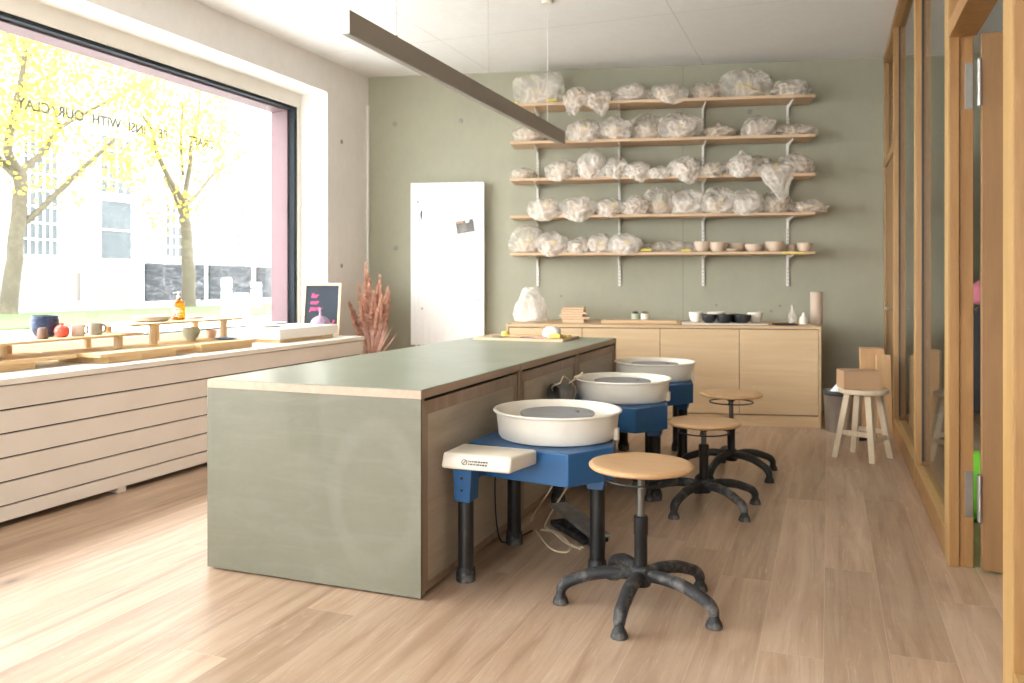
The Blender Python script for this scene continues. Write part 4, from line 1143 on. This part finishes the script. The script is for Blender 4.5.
# ------------------------------------------------------------------ pottery wheels
def make_wheel(loc, label):
    t = thing('pottery_wheel', label, 'pottery wheel', loc, 0, 'blue pottery wheels beside the tables')
    # local origin: floor point under the basin centre
    P = [(-.320, -.27), (.159, -.356), (.295, -.150), (.235, .14), (.10, .28), (-.320, .28)]
    b = bm_new(); prism(b, P, .413, .550, .006); obj('body', b, 'blue', t)
    legs = [(-.274, -.395, 1), (.216, -.115, 0), (-.259, .135, 0), (.117, .245, 0)]
    for lx, ly, fr in legs:
        b = bm_new()
        if fr: bx(b, lx-.045, lx+.045, ly-.040, ly+.05, .335, .50, .005); bx(b, lx-.04, lx+.04, ly+.05, -.25, .42, .50, .003)
        else: prism(b, [(lx-.045, ly-.04), (lx+.045, ly-.04), (lx+.045, ly+.04), (lx-.045, ly+.04)], .365, .4145, .004)
        for v in b.verts:
            if v.co.z < .38: v.co.x = lx+(v.co.x-lx)*.78
        br = obj('leg_bracket', b, 'blue', t)
        if fr:
            for zz in (.385, .435):
                bb = bm_new(); cyl(bb, (lx, ly-.0405, zz), (lx, ly-.045, zz), .006, n=10); obj('bolt', bb, 'blacksteel', br)
        b = bm_new(); cyl(b, (lx, ly, .03), (lx, ly, .42 if fr else .40), .033, n=28); lg = obj('leg', b, 'blacksteel', t, True)
        b = bm_new(); lathe(b, [(0, 0), (.040, 0), (.041, .03), (.037, .055), (.0335, .06), (.0335, .05), (0, .05)], 28); obj('rubber_foot', b, 'dustblack', lg, True, loc=(lx, ly, 0))
    # basin, open bowl with rolled rim
    b = bm_new()
    prof = [(.06, .5515), (.238, .5515), (.256, .555), (.265, .568), (.271, .620), (.276, .664), (.288, .668), (.290, .673), (.286, .678), (.274, .677), (.268, .668),
            (.262, .620), (.256, .575), (.243, .566), (.06, .564)]
    lathe(b, prof+[prof[0]], 72); obj('splash_basin', b, 'basin_in', t, True)
    b = bm_new(); bx(b, .262, .282, -.018, .018, .553, .605, .004); obj('basin_latch', b, 'cream', t)
    b = bm_new(); lathe(b, [(.0, .553), (.05, .553), (.05, .645), (.03, .648), (0, .648)], 24); obj('shaft', b, 'steel', t, True)
    b = bm_new(); lathe(b, [(0, .648), (.165, .648), (.168, .652), (.168, .658), (.165, .661)]+[(r, .661 if k % 2 else .6602) for k, r in enumerate([.15, .135, .12, .105, .09, .075, .06, .045, .03, .015])]+[(0, .661)], 64)
    wh = obj('wheel_head', b, 'wheelhead', t, True)
    b = bm_new(); cyl(b, (.09, .02, .6612), (.09, .02, .672), .008, n=12); obj('bat_pin', b, 'steel', wh, True)
    # cream side tray with printed label
    b = bm_new(); prism(b, [(-.309, -.565), (-.012, -.565), (.030, -.36), (-.309, -.345)], .500, .562, .012)
    for v in b.verts:
        if v.co.z > .53: v.co.y += (.562-.53)*.5 if v.co.y < -.5 else 0
        v.co.z += .0
    tr = obj('side_tray', b, 'cream', t, True, angle=50)
    b = bm_new()
    yy = -.5655
    cxl, czl = -.205, .533
    pts = [(cxl+.011*math.cos(a), yy, czl+.011*math.sin(a)) for a in [2*PI*k/20 for k in range(20)]]
    tube(b, pts, .0016, 6, closed=True); tube(b, [(cxl-.006, yy, czl-.006), (cxl+.006, yy, czl+.006)], .0015, 6)
    r_ = random.Random(5)
    for zz, x0 in ((czl+.005, cxl+.018), (czl-.007, cxl+.016)):
        x = x0
        while x < cxl+.098:
            w = r_.choice((.006, .009, .004, .012)); bx(b, x, x+w, yy-.0004, yy+.002, zz-.003, zz+.003); x += w+.0035
    obj('printed_label', b, 'pedal', tr)
    return t
w0 = make_wheel((-1.143, 3.566, 0), 'nearest blue pottery wheel with cream basin and printed side tray')
w1_ = copy_tree(w0); w1_.location = (-1.146, 4.84, 0); w1_['label'] = 'middle blue pottery wheel, behind the nearest one'
w2_ = copy_tree(w0); w2_.location = (-1.164, 5.91, 0); w2_['label'] = 'farthest blue pottery wheel, next to the farthest round stool'
# pedals and cables under the wheels
def pedal(loc, rz, lab):
    t = thing('foot_pedal', lab, 'foot pedal', loc, rz, 'foot pedals under the wheels')
    b = bm_new(); prism(b, [(-.07, -.18), (.07, -.18), (.07, .18), (-.07, .18)], 0, .028, .006); obj('base', b, 'dustblack', t)
    b = bm_new(); bx(b, -.055, .055, -.23, .22, -.008, .008, .006, mtx=Matrix.Translation((0, 0, .07)) @ Matrix.Rotation(R(6), 4, 'X')); obj('treadle', b, 'pedal', t)
    b = bm_new(); cyl(b, (-.052, .02, .045), (.052, .02, .045), .02, n=14); obj('hinge_pin', b, 'dustblack', t, True)
pedal((-1.16, 3.96, 0), R(44), 'grey foot pedal on the floor under the nearest wheel')
pedal((-1.17, 5.24, 0), R(44), 'grey foot pedal on the floor under the middle wheel')
def cable(pts, lab, mat='cable', r=.0048):
    b = bm_new(); tube(b, smooth_pts(pts, 7), r, 7); tag(obj('power_cable', b, mat, None, True), lab, 'cable')
A = lambda px, py, z=.005: tuple(at_height(px, py, z))
cable([(-1.33, 4.2, .40), (-1.34, 4.12, .2), A(532, 519), A(541, 537), A(552, 549), A(566, 552), A(570, 545), A(560, 534), A(550, 530), A(541, 530), A(552, 531), A(562, 540), A(574, 547), A(583, 547)], 'beige cable looped on the floor under the nearest wheel')
cable([(-1.25, 4.38, .42), (-1.26, 4.30, .25), A(547, 520, .02), A(549, 529), A(560, 536), A(568, 543), A(580, 549)], 'beige cable hanging down from the middle wheel')
cable([(-1.48, 4.55, .60), (-1.44, 4.40, .66), (-1.38, 4.36, .69), (-1.40, 4.50, .71), (-1.36, 4.60, .62), (-1.42, 4.62, .50)], 'thin wire loop beside the cream basin of the middle wheel', 'cable', .0035)
cable([(-1.44, 3.62, .55), (-1.46, 3.60, .3), (-1.45, 3.63, .04), (-1.42, 3.75, .006), (-1.38, 3.9, .006)], 'black cable running down beside the rear leg of the nearest wheel', 'black', .0035)
# grey lamp-like control disc by the second wheel
q = at_height(566, 390, .61)
t = thing('splash_guard', 'round grey metal cup lying on the middle wheel against the table', 'metal cup', (-1.385, 4.50, .5545), R(-30))
b = bm_new()
lathe(b, [(0, 0), (.058, 0), (.062, .006), (.062, .10), (.058, .102), (.056, .012), (0, .01)], 32)
for v in b.verts: v.co = Matrix.Translation((0, 0, .0625)) @ Matrix.Rotation(R(90), 4, 'X') @ v.co
obj('cup', b, 'pedal', t, True)
b = bm_new(); tube(b, [(.02, 0, .12), (.09, -.01, .155), (.13, 0, .19)], .004, 8); obj('rod', b, 'cable', t)

# ------------------------------------------------------------------ round stools
def make_stool(loc, seat_z, rot, label, seatmat='seatwood', dusty=True):
    t = thing('work_stool', label, 'stool', loc, 0, 'round wooden work stools on five legged bases')
    hub = 'dustblack' if dusty else 'darkplastic'
    b = bm_new(); lathe(b, [(0, 0), (.17, 0), (.192, .004), (.199, .011), (.199, .018), (.193, .024), (.18, .026), (.10, .0245), (0, .024)], 64); obj('seat', b, seatmat, t, True, loc=(0, 0, seat_z-.026))
    zs_ = seat_z-.026
    b = bm_new(); lathe(b, [(0, 0), (.06, 0), (.062, -.006), (.03, -.018), (.022, -.03), (0, -.03)], 24); obj('seat_plate', b, 'darkplastic', t, True, loc=(0, 0, zs_-.0005))
    b = bm_new(); pts = [(.138*math.cos(2*PI*k/40), .138*math.sin(2*PI*k/40), zs_-.036) for k in range(40)]
    tube(b, pts, .0042, 8, closed=True)
    for k in range(3):
        a = 2*PI*k/3+.5; tube(b, [(.03*math.cos(a), .03*math.sin(a), zs_-.016), (.09*math.cos(a), .09*math.sin(a), zs_-.022), (.138*math.cos(a), .138*math.sin(a), zs_-.036)], .0038, 6)
    obj('height_ring', b, 'darkplastic', t, True)
    col_top = min(.345, zs_-.10)
    b = bm_new(); cyl(b, (0, 0, col_top), (0, 0, zs_-.02), .0145, n=20); obj('gas_piston', b, 'darksteel', t, True)
    b = bm_new(); lathe(b, [(0, .15), (.025, .15), (.025, col_top-.07), (.0275, col_top-.066), (.0275, col_top+.0), (.023, col_top+.004), (0, col_top+.004)], 28); obj('column', b, 'blacksteel', t, True)
    b = bm_new(); lathe(b, [(0, .082), (.036, .082), (.042, .10), (.044, .135), (.038, .152), (.030, .158), (0, .158)], 28); obj('hub', b, hub, t, True)
    for k in range(5):
        a = rot+2*PI*k/5; c, s = math.cos(a), math.sin(a)
        prof = [(.03, .122, .021), (.10, .128, .024), (.18, .120, .0235), (.245, .100, .022), (.285, .082, .022), (.303, .062, .0205), (.308, .045, .018)]
        pp = smooth_pts([(r*c, r*s, z) for r, z, _ in prof], 4)
        rr = []
        for i in range(len(prof)-1):
            for j in range(4): rr.append(1.14*(prof[i][2]+(prof[i+1][2]-prof[i][2])*j/4))
        rr.append(1.14*prof[-1][2])
        b = bm_new(); tube(b, pp, rr, 14, flat=.9); lg = obj('leg', b, hub, t, True)
        b = bm_new(); lathe(b, [(0, 0), (.030, 0), (.031, .006), (.026, .022), (.019, .034), (.018, .046), (0, .046)], 22); obj('glide', b, 'dustblack' if dusty else 'darkplastic', lg, True, loc=(.308*c, .308*s, 0))
    return t
make_stool((-.676, 3.16, 0), .553, R(-92), 'nearest round wooden stool on a clay dusted black five legged base')
make_stool((-.647, 4.67, 0), .478, R(-40), 'middle round wooden stool, lower than the nearest one')
t3 = make_stool((-.595, 5.56, 0), .525, R(-36), 'farthest round wooden stool, in front of the sideboard', 'seatwood', False)
# ------------------------------------------------------------------ raw wood stool with box, bin, boards
t = thing('wooden_stool', 'raw wooden four legged stool near the right corner', 'stool', (.228, 6.38, 0), R(-28))
b = bm_new(); lathe(b, [(0, .455), (.15, .455), (.163, .46), (.166, .475), (.160, .49), (0, .492)], 40); obj('seat', b, 'stoolwood', t, True)
for k in range(4):
    a = R(45+90*k); c, s = math.cos(a), math.sin(a)
    b = bm_new(); p0 = Vector((.192*c, .192*s, 0)); p1 = Vector((.105*c, .105*s, .4547))
    for z, p in ((0, p0), (1, p1)): pass
    rr = .021
    A4 = [b.verts.new((p0.x+x*rr, p0.y+y*rr, 0)) for x, y in ((-1, -1), (1, -1), (1, 1), (-1, 1))]
    B4 = [b.verts.new((p1.x+x*rr, p1.y+y*rr, .4547)) for x, y in ((-1, -1), (1, -1), (1, 1), (-1, 1))]
    b.faces.new(A4[::-1]); b.faces.new(B4)
    for i in range(4): b.faces.new((A4[i], A4[(i+1) % 4], B4[(i+1) % 4], B4[i]))
    obj('leg', b, 'stoolwood', t)
rr = .166*.7071
for y in (-rr, rr): b = bm_new(); bx(b, -rr, rr, y-.009, y+.009, .165, .20, .002); obj('stretcher', b, 'stoolwood', t)
for x in (-rr, rr): b = bm_new(); bx(b, x-.009, x+.009, -rr, rr, .13, .163, .002); obj('stretcher', b, 'stoolwood', t)
t = thing('cardboard_box', 'closed brown cardboard box on the raw wooden stool', 'box', (.195, 6.36, .4925), R(14))
b = bm_new(); bx(b, -.125, .125, -.095, .095, 0, .125, .002); obj('body', b, 'card', t)
b = bm_new(); bx(b, -.125, .125, -.094, -.001, .1253, .128, .0008); obj('flap', b, 'card', t)
b = bm_new(); bx(b, -.125, .125, .001, .094, .1253, .128, .0008); obj('flap', b, 'card', t)
# bin
q = at_back(838, .75)
t = thing('waste_bin', 'round metal waste bin with paper liner between sideboard and stool', 'bin', (.085, 7.42, 0))
b = bm_new(); lathe(b, [(0, 0), (.105, 0), (.112, .01), (.126, .30), (.13, .305), (.13, .345), (.124, .345), (.12, .30), (.106, .015), (0, .012)], 40); obj('body', b, 'steel', t, True)
b = bm_new(); lathe(b, [(.1315, .305), (.1335, .31), (.1335, .34), (.1315, .345)], 40); obj('band', b, 'black', t, True)
b = bm_new(); lathe(b, [(.112, .10), (.1145, .102), (.1147, .11), (.112, .112)], 40); obj('band', b, 'black', t, True)
b = bm_new(); bmesh.ops.create_cone(b, segments=28, radius1=.10, radius2=.02, depth=.11, cap_ends=False)
for v in b.verts: v.co = Vector((v.co.x*(1+.25*noise.noise(v.co*30)), v.co.y*(1+.25*noise.noise(v.co*22)), v.co.z+.36+.05*noise.noise(v.co*14+Vector((3, 1, 0)))))
obj('paper_liner', b, 'paper', t)
# leaning boards
def lean_board(w, h, th, loc, rz, lab, mat='board_wood', tiltd=6):
    b = bm_new(); bx(b, -w/2, w/2, -th/2, th/2, 0, h, .003, mtx=Matrix.Rotation(R(-tiltd), 4, 'X'))
    for v in b.verts: v.co.z = max(v.co.z, 0)
    tag(obj('leaning_board', b, mat, None, False, loc, rz), lab, 'board', 'boards leaning in the right corner')
lean_board(.19, .69, .03, (.345, 7.40, 0), ALPHA, 'left one of the wooden boards leaning behind the stool')
lean_board(.11, .66, .03, (.42, 7.24, 0), ALPHA, 'right one of the wooden boards leaning behind the stool')
lean_board(.18, .70, .02, (.34, 7.46, 0), ALPHA, 'rearmost of the boards leaning behind the stool, mostly hidden', 'card')
b = bag_mesh(.13, .09, .07, 33, crumple=.5, sub=3)
tag(obj('black_pouch', b, 'black', None, True, (.22, 7.05, .0005), R(20)), 'small black pouch on the floor behind the raw wooden stool', 'pouch')

# ------------------------------------------------------------------ pendant lamp over the tables
LX, LY0, LY1, LZ = -1.985, 3.145, 6.33, 2.335
t = thing('linear_pendant_lamp', 'long grey linear lamp hanging over the work tables', 'lamp', (LX, (LY0+LY1)/2, HC))
b = bm_new(); yc = (LY0+LY1)/2; zl = LZ-HC
bx(b, -.021, .021, LY0-yc+.004, LY1-yc-.004, zl+.004, zl+.106, .0015); obj('housing', b, 'lamp', t)
b = bm_new(); bx(b, -.0212, .0212, LY0-yc, LY0-yc+.0038, zl+.003, zl+.1062, .001); obj('end_cap', b, 'lampend', t)
b = bm_new(); bx(b, -.0212, .0212, LY1-yc-.0038, LY1-yc, zl+.003, zl+.1062, .001); obj('end_cap', b, 'lampend', t)
b = bm_new(); bx(b, -.018, .018, LY0-yc+.004, LY1-yc-.004, zl, zl+.0038); obj('diffuser', b, 'diffuser', t)
for y in (3.61, 4.78, 5.95):
    b = bm_new(); cyl(b, (0, y-yc, zl+.1062), (0, y-yc, -.0), .0012 if y < 5.9 else .0028, n=6); cyl(b, (0, y-yc, zl+.1062), (0, y-yc, zl+.125), .004, n=10)
    if y > 5.9: cyl(b, (0, y-yc, -.03), (0, y-yc, 0), .045, n=24)
    obj('suspension_wire', b, 'steel' if y < 5.9 else 'lampend', t)

# ------------------------------------------------------------------ adjacent room behind the glass
t = thing('storage_rack', 'open metal storage rack behind the glass partition', 'rack', (1.9, 6.6, 0), 0)
b = bm_new()
for x in (-.25, .25):
    for y in (-.9, .9): bx(b, x-.015, x+.015, y-.015, y+.015, 0, 2.0)
obj('upright', b, 'shelfmetal', t)
for z in (.25, .62, .99, 1.36, 1.73):
    b = bm_new(); bx(b, -.27, .27, -.92, .92, z, z+.03); obj('shelf', b, 'shelfmetal', t)
r_ = random.Random(4)
for z, sn in ((.28, 'lowest shelf'), (.65, 'second shelf'), (1.02, 'third shelf')):
    for k, y in enumerate((6.0, 6.5, 7.05)):
        w = r_.uniform(.15, .2); h = r_.uniform(.14, .24)
        b = bm_new(); bx(b, -.15, .15, -w, w, 0, h, .005); bx(b, -.155, .155, -w-.005, w+.005, h-.03, h+.004, .004)
        tag(obj('storage_box', b, ['card', 'clay_white', 'black'][(k+int(z*7)) % 3], None, False, (1.9, y, z+.0305)), '%s storage box on the %s of the rack behind glass, %s' % (['brown', 'white', 'black'][(k+int(z*7)) % 3], sn, ['nearest', 'middle', 'farthest'][k]), 'box', 'boxes on the rack behind glass')
# things glimpsed through the hinge gap of the open door
t = thing('clothes_stand', 'dark clothes stand seen through the gap of the open door', 'coat stand', (.80, 5.2, 0))
b = bm_new(); cyl(b, (0, 0, 0), (0, 0, 1.75), .018, n=12); cyl(b, (0, 0, 0), (0, 0, .02), .18, n=24); obj('pole', b, 'black', t)
for k, (z, mat, lab) in enumerate(((1.12, 'pink_cloth', 'dusty pink scarf seen through the open door gap'), (.52, 'dark_cloth', 'dark coat seen through the open door gap'))):
    b = bag_mesh(.20 if k == 0 else .26, .24, .14 if k == 0 else .62, 60+k, crumple=.3, sub=3)
    tag(obj(('scarf', 'coat')[k], b, mat, None, True, (.80, 5.2, z)), lab, ('scarf', 'coat')[k])
b = bag_mesh(.24, .26, .36, 71, crumple=.4, sub=3)
tag(obj('green_bag', b, 'green_cloth', None, True, (.75, 4.93, .0)), 'bright green bag seen through the gap of the open door', 'bag')

# ------------------------------------------------------------------ outdoors
GZ = .60
b = bm_new(); bx(b, -60, XL-.66, -30, 70, GZ-.2, GZ); struct('ground', b, 'paving')
b = bm_new(); bx(b, -14.9, -10.0, -10, 60, GZ+.001, GZ+.03, .01)
g = obj('lawn', b, 'grass'); g['kind'] = 'stuff'; g['label'] = 'strip of short green grass under the street trees'; g['category'] = 'grass'
XFAC = -22.0
fa = thing('factory_building', 'pale rendered factory building with tall paned windows across the street', 'building', (XFAC, 20, GZ))
b = bm_new(); bx(b, -6, 0, -16, 32, .9, 16); obj('facade', b, 'facade', fa)
b = bm_new(); bx(b, -5.9, .05, -16, 32, 0, .9); obj('plinth', b, 'facade_low', fa)
for y in (-6.6, -2.9, -.2, 2.6, 6.3, 10.2):
    b = bm_new(); bx(b, 0, .25, y-.3, y+.3, 0, 15.5, .02); obj('pilaster', b, 'facade', fa)
def fwin(px0, px1, z0, z1, nx, nz, low=None):
    y0 = at_x(px0, XFAC).y-20; y1 = at_x(px1, XFAC).y-20
    b = bm_new(); bx(b, .002, .03, y0, y1, z0-GZ, z1-GZ); w = obj('window', b, 'pane', fa)
    b = bm_new()
    for i in range(nx+1):
        y = y0+(y1-y0)*i/nx; bx(b, .0305, .07, y-.014, y+.014, z0-GZ, z1-GZ)
    for i in range(nz+1):
        z = z0-GZ+(z1-z0)*i/nz; bx(b, .0305, .065, y0, y1, z-.014, z+.014)
    obj('glazing_bars', b, 'whitebar', w)
fwin(12, 57, 2.0, 6.4, 6, 9)
fwin(99, 131, 1.95, 3.9, 1, 2)
fwin(99, 131, 4.1, 6.0, 4, 4)
fwin(164, 181, 2.1, 4.0, 3, 5)
fwin(232, 243, 2.1, 4.2, 3, 5)
fwin(-60, -25, 2.0, 6.4, 6, 9)
b = bm_new(); y0 = at_x(99, XFAC).y-20; y1 = at_x(131, XFAC).y-20; bx(b, .051, .07, y0, y1, .1, 1.2); obj('door_panel', b, 'facade_low', fa)
# black sheeted barriers
for k, (pa, pb, zt_, lab) in enumerate([(141, 203, 1.72, 'long barrier wrapped in black foil behind the right tree'), (205, 250, 1.72, 'middle barrier wrapped in black foil outside'), (253, 300, 1.70, 'right barrier wrapped in black foil near the window jamb')]):
    ya = at_x(pa, -17).y; yb = at_x(pb, -17).y
    t = thing('foil_barrier', lab, 'barrier', (-17, (ya+yb)/2, GZ), 0, 'foil wrapped barriers across the street')
    L = (yb-ya)/2
    b = bm_new(); bx(b, -.12, .12, -L+.05, L-.05, .10, zt_-GZ, .02); obj('panel', b, 'foil', t)
    b = bm_new()
    for y in (-L, L): bx(b, -.07, .07, y-.05, y+.05, 0, zt_-GZ+.05, .01)
    obj('post', b, 'bollard', t)
def bollard(px, w, h, d_, lab, rt=False):
    q = at_x(px, d_)
    t = thing('bollard', lab, 'bollard', (q.x, q.y, GZ), R(20), 'white bollards on the pavement outside')
    b = bm_new(); lathe(b, [(0, 0), (w*1.15, 0), (w*1.15, .03), (w, .035), (w, h-.04), (w*.9, h-.01), (w*.6, h), (0, h)], 28); obj('post', b, 'bollard', t, True)
    b = bm_new(); lathe(b, [(w*1.01, h*.72), (w*1.02, h*.72), (w*1.02, h*.8), (w*1.01, h*.8)], 28); obj('band', b, 'facade_low', t, True)
bollard(226.5, .075, .70, -8.2, 'tall narrow white bollard right of the amber bottle')
bollard(241, .115, .48, -8.0, 'wide low white bollard beside the tall narrow one')
bollard(256, .13, .62, -13.0, 'far white bollard on the grass edge')

def tree(name_label, specs, xpl, leafspec, seed, loc):
    t = thing('street_tree', name_label, 'tree', loc, 0, 'yellow leaved street trees')
    rnd = random.Random(seed); b = bm_new(); allp = []
    for pts, r0, r1, jx in specs:
        P = []
        for i, (px, py) in enumerate(pts):
            x = xpl+jx*i/max(1, len(pts)-1)
            q = at_x(px, x, py); P.append(Vector((q.x, q.y, q.z))-Vector(loc))
        P = smooth_pts(P, 5); n_ = len(P)
        for i in range(1, n_-1): P[i] += Vector((rnd.uniform(-1, 1), rnd.uniform(-1, 1), rnd.uniform(-1, 1)))*r1*.2
        tube(b, P, [r0+(r1-r0)*i/(n_-1) for i in range(n_)], 12); allp.append(P)
    obj('trunk', b, 'bark', t, True)
    b = bm_new()
    clusters = []
    for (px, py, spread, cnt, jx) in leafspec:
        q = at_x(px, xpl+jx, py)-Vector(loc); clusters.append((q, spread, cnt))
    for P in allp[1:]:
        for i in range(len(P)//3, len(P)): clusters.append((P[i], .3, 14))
    for c, s, cnt in clusters:
        for _ in range(int(cnt*1.7)):
            p = c+Vector((rnd.gauss(0, s), rnd.gauss(0, s), rnd.gauss(0, s*.7)))
            sz = rnd.uniform(.03, .062)
            e1 = Vector((rnd.gauss(0, 1), rnd.gauss(0, 1), rnd.gauss(0, 1))).normalized(); e2 = e1.cross(Vector((rnd.gauss(0, 1), rnd.gauss(0, 1), rnd.gauss(0, 1)))).normalized()
            v = [b.verts.new(p+x) for x in (e1*sz, e2*sz*.7, -e1*sz, -e2*sz*.7)]; b.faces.new(v)
    obj('foliage', b, 'leaf', t)
XT = -14.5
T1 = [([(8, 322), (12, 280), (18, 225), (20, 170)], .175, .12, 0),
      ([(20, 228), (60, 190), (92, 160), (117, 138)], .07, .035, .8), ([(21, 172), (45, 150), (60, 128), (110, 100), (152, 80)], .075, .02, -1.0),
      ([(20, 172), (8, 150), (16, 105), (24, 62), (26, 20)], .10, .03, .6), ([(16, 175), (-10, 150), (-30, 120)], .09, .04, -.6),
      ([(20, 92), (45, 78), (66, 66)], .035, .012, .5), ([(22, 62), (10, 38), (0, 20)], .04, .02, 0), ([(24, 62), (40, 45), (54, 38)], .035, .012, .4),
      ([(60, 128), (52, 105), (40, 96)], .04, .012, .6)]
r_ = random.Random(21)
def cl(region, n_, spread, cnt, jr):
    x0, x1, y0, y1 = region; return [(r_.uniform(x0, x1), r_.uniform(y0, y1), spread, cnt, r_.uniform(-jr, jr)) for _ in range(n_)]
L1 = cl((-60, 130, 20, 105), 60, .36, 32, 1.8)+cl((0, 60, 90, 150), 14, .28, 30, 1.2)+cl((85, 140, 130, 180), 7, .22, 34, .6)+cl((25, 75, 165, 215), 5, .16, 16, .5)+cl((-60, 10, 100, 200), 12, .3, 30, 1.2)
tree('yellow leaved tree at the left edge outside the window', T1, XT, L1, 11, tuple(at_x(14, XT)+Vector((0, 0, GZ))))
T2 = [([(190, 312), (188, 260), (186, 225), (183, 197)], .17, .11, 0),
      ([(185, 205), (196, 196), (213, 175), (234, 161), (273, 133)], .06, .014, -.6), ([(184, 200), (190, 165), (191, 147), (198, 118), (200, 90)], .07, .02, .3),
      ([(184, 203), (166, 172), (156, 149), (152, 130), (141, 114)], .07, .025, .6), ([(184, 222), (174, 195), (164, 176)], .05, .03, -.4), ([(183, 175), (181, 140), (183, 105)], .04, .02, .9)]
L2 = cl((140, 230, 75, 150), 32, .34, 30, 1.4)+cl((215, 280, 95, 175), 10, .28, 22, 1.0)+cl((160, 215, 195, 215), 3, .16, 22, .3)+cl((143, 165, 200, 228), 3, .16, 20, .4)+cl((120, 180, 60, 110), 12, .35, 30, 1.5)
tree('yellow leaved tree in the middle of the window view', T2, XT, L2, 12, tuple(at_x(190, XT)+Vector((0, 0, GZ))))

# ------------------------------------------------------------------ light: overcast sky
w = bpy.data.worlds.new('overcast_sky'); scene.world = w; w.use_nodes = True
nt = w.node_tree; nt.nodes.clear()
out = nt.nodes.new('ShaderNodeOutputWorld'); bg = nt.nodes.new('ShaderNodeBackground')
bg.inputs[0].default_value = (.97, .985, 1.0, 1); bg.inputs[1].default_value = 10.0
nt.links.new(bg.outputs[0], out.inputs[0])
la = bpy.data.lights.new('window_daylight_portal', 'AREA'); la.shape = 'RECTANGLE'; la.size = FY1-WY0; la.size_y = 2.1
la.cycles.is_portal = True
lo = bpy.data.objects.new('window_daylight_portal', la); col.objects.link(lo)
lb = bpy.data.lights.new('rear_daylight_portal', 'AREA'); lb.shape = 'RECTANGLE'; lb.size = RW[1]-RW[0]; lb.size_y = RW[3]-RW[2]
lb.cycles.is_portal = True
lp = bpy.data.objects.new('rear_daylight_portal', lb); col.objects.link(lp)
lp.location = ((RW[0]+RW[1])/2, YB-.07, (RW[2]+RW[3])/2); lp.rotation_euler = (R(90), 0, R(180))
lo.location = (XF-.03, (FY1+WY0)/2, (FZ0+FZ1)/2); lo.rotation_euler = (R(90), 0, R(-90))

# ------------------------------------------------------------------ camera
cam = bpy.data.cameras.new('camera'); co = bpy.data.objects.new('camera', cam); col.objects.link(co)
co.location = (0, 0, CAMH); co.rotation_euler = (R(90), 0, YAW)
cam.sensor_width = 36; cam.lens = F/1024*36; cam.shift_y = -(341.5-HY)/1024
cam.dof.use_dof = True; cam.dof.focus_distance = 3.4; cam.dof.aperture_fstop = 3.2
cam.clip_end = 300
scene.camera = co
scene.view_settings.view_transform = 'Standard'; scene.view_settings.look = 'None'
scene.view_settings.gamma = 1; scene.view_settings.use_curve_mapping = False
scene.view_settings.exposure = .85
scene.cycles.max_bounces = 12; scene.cycles.diffuse_bounces = 6; scene.cycles.transparent_max_bounces = 24
scene.cycles.use_denoising = True
scene.cycles.sample_clamp_indirect = 10
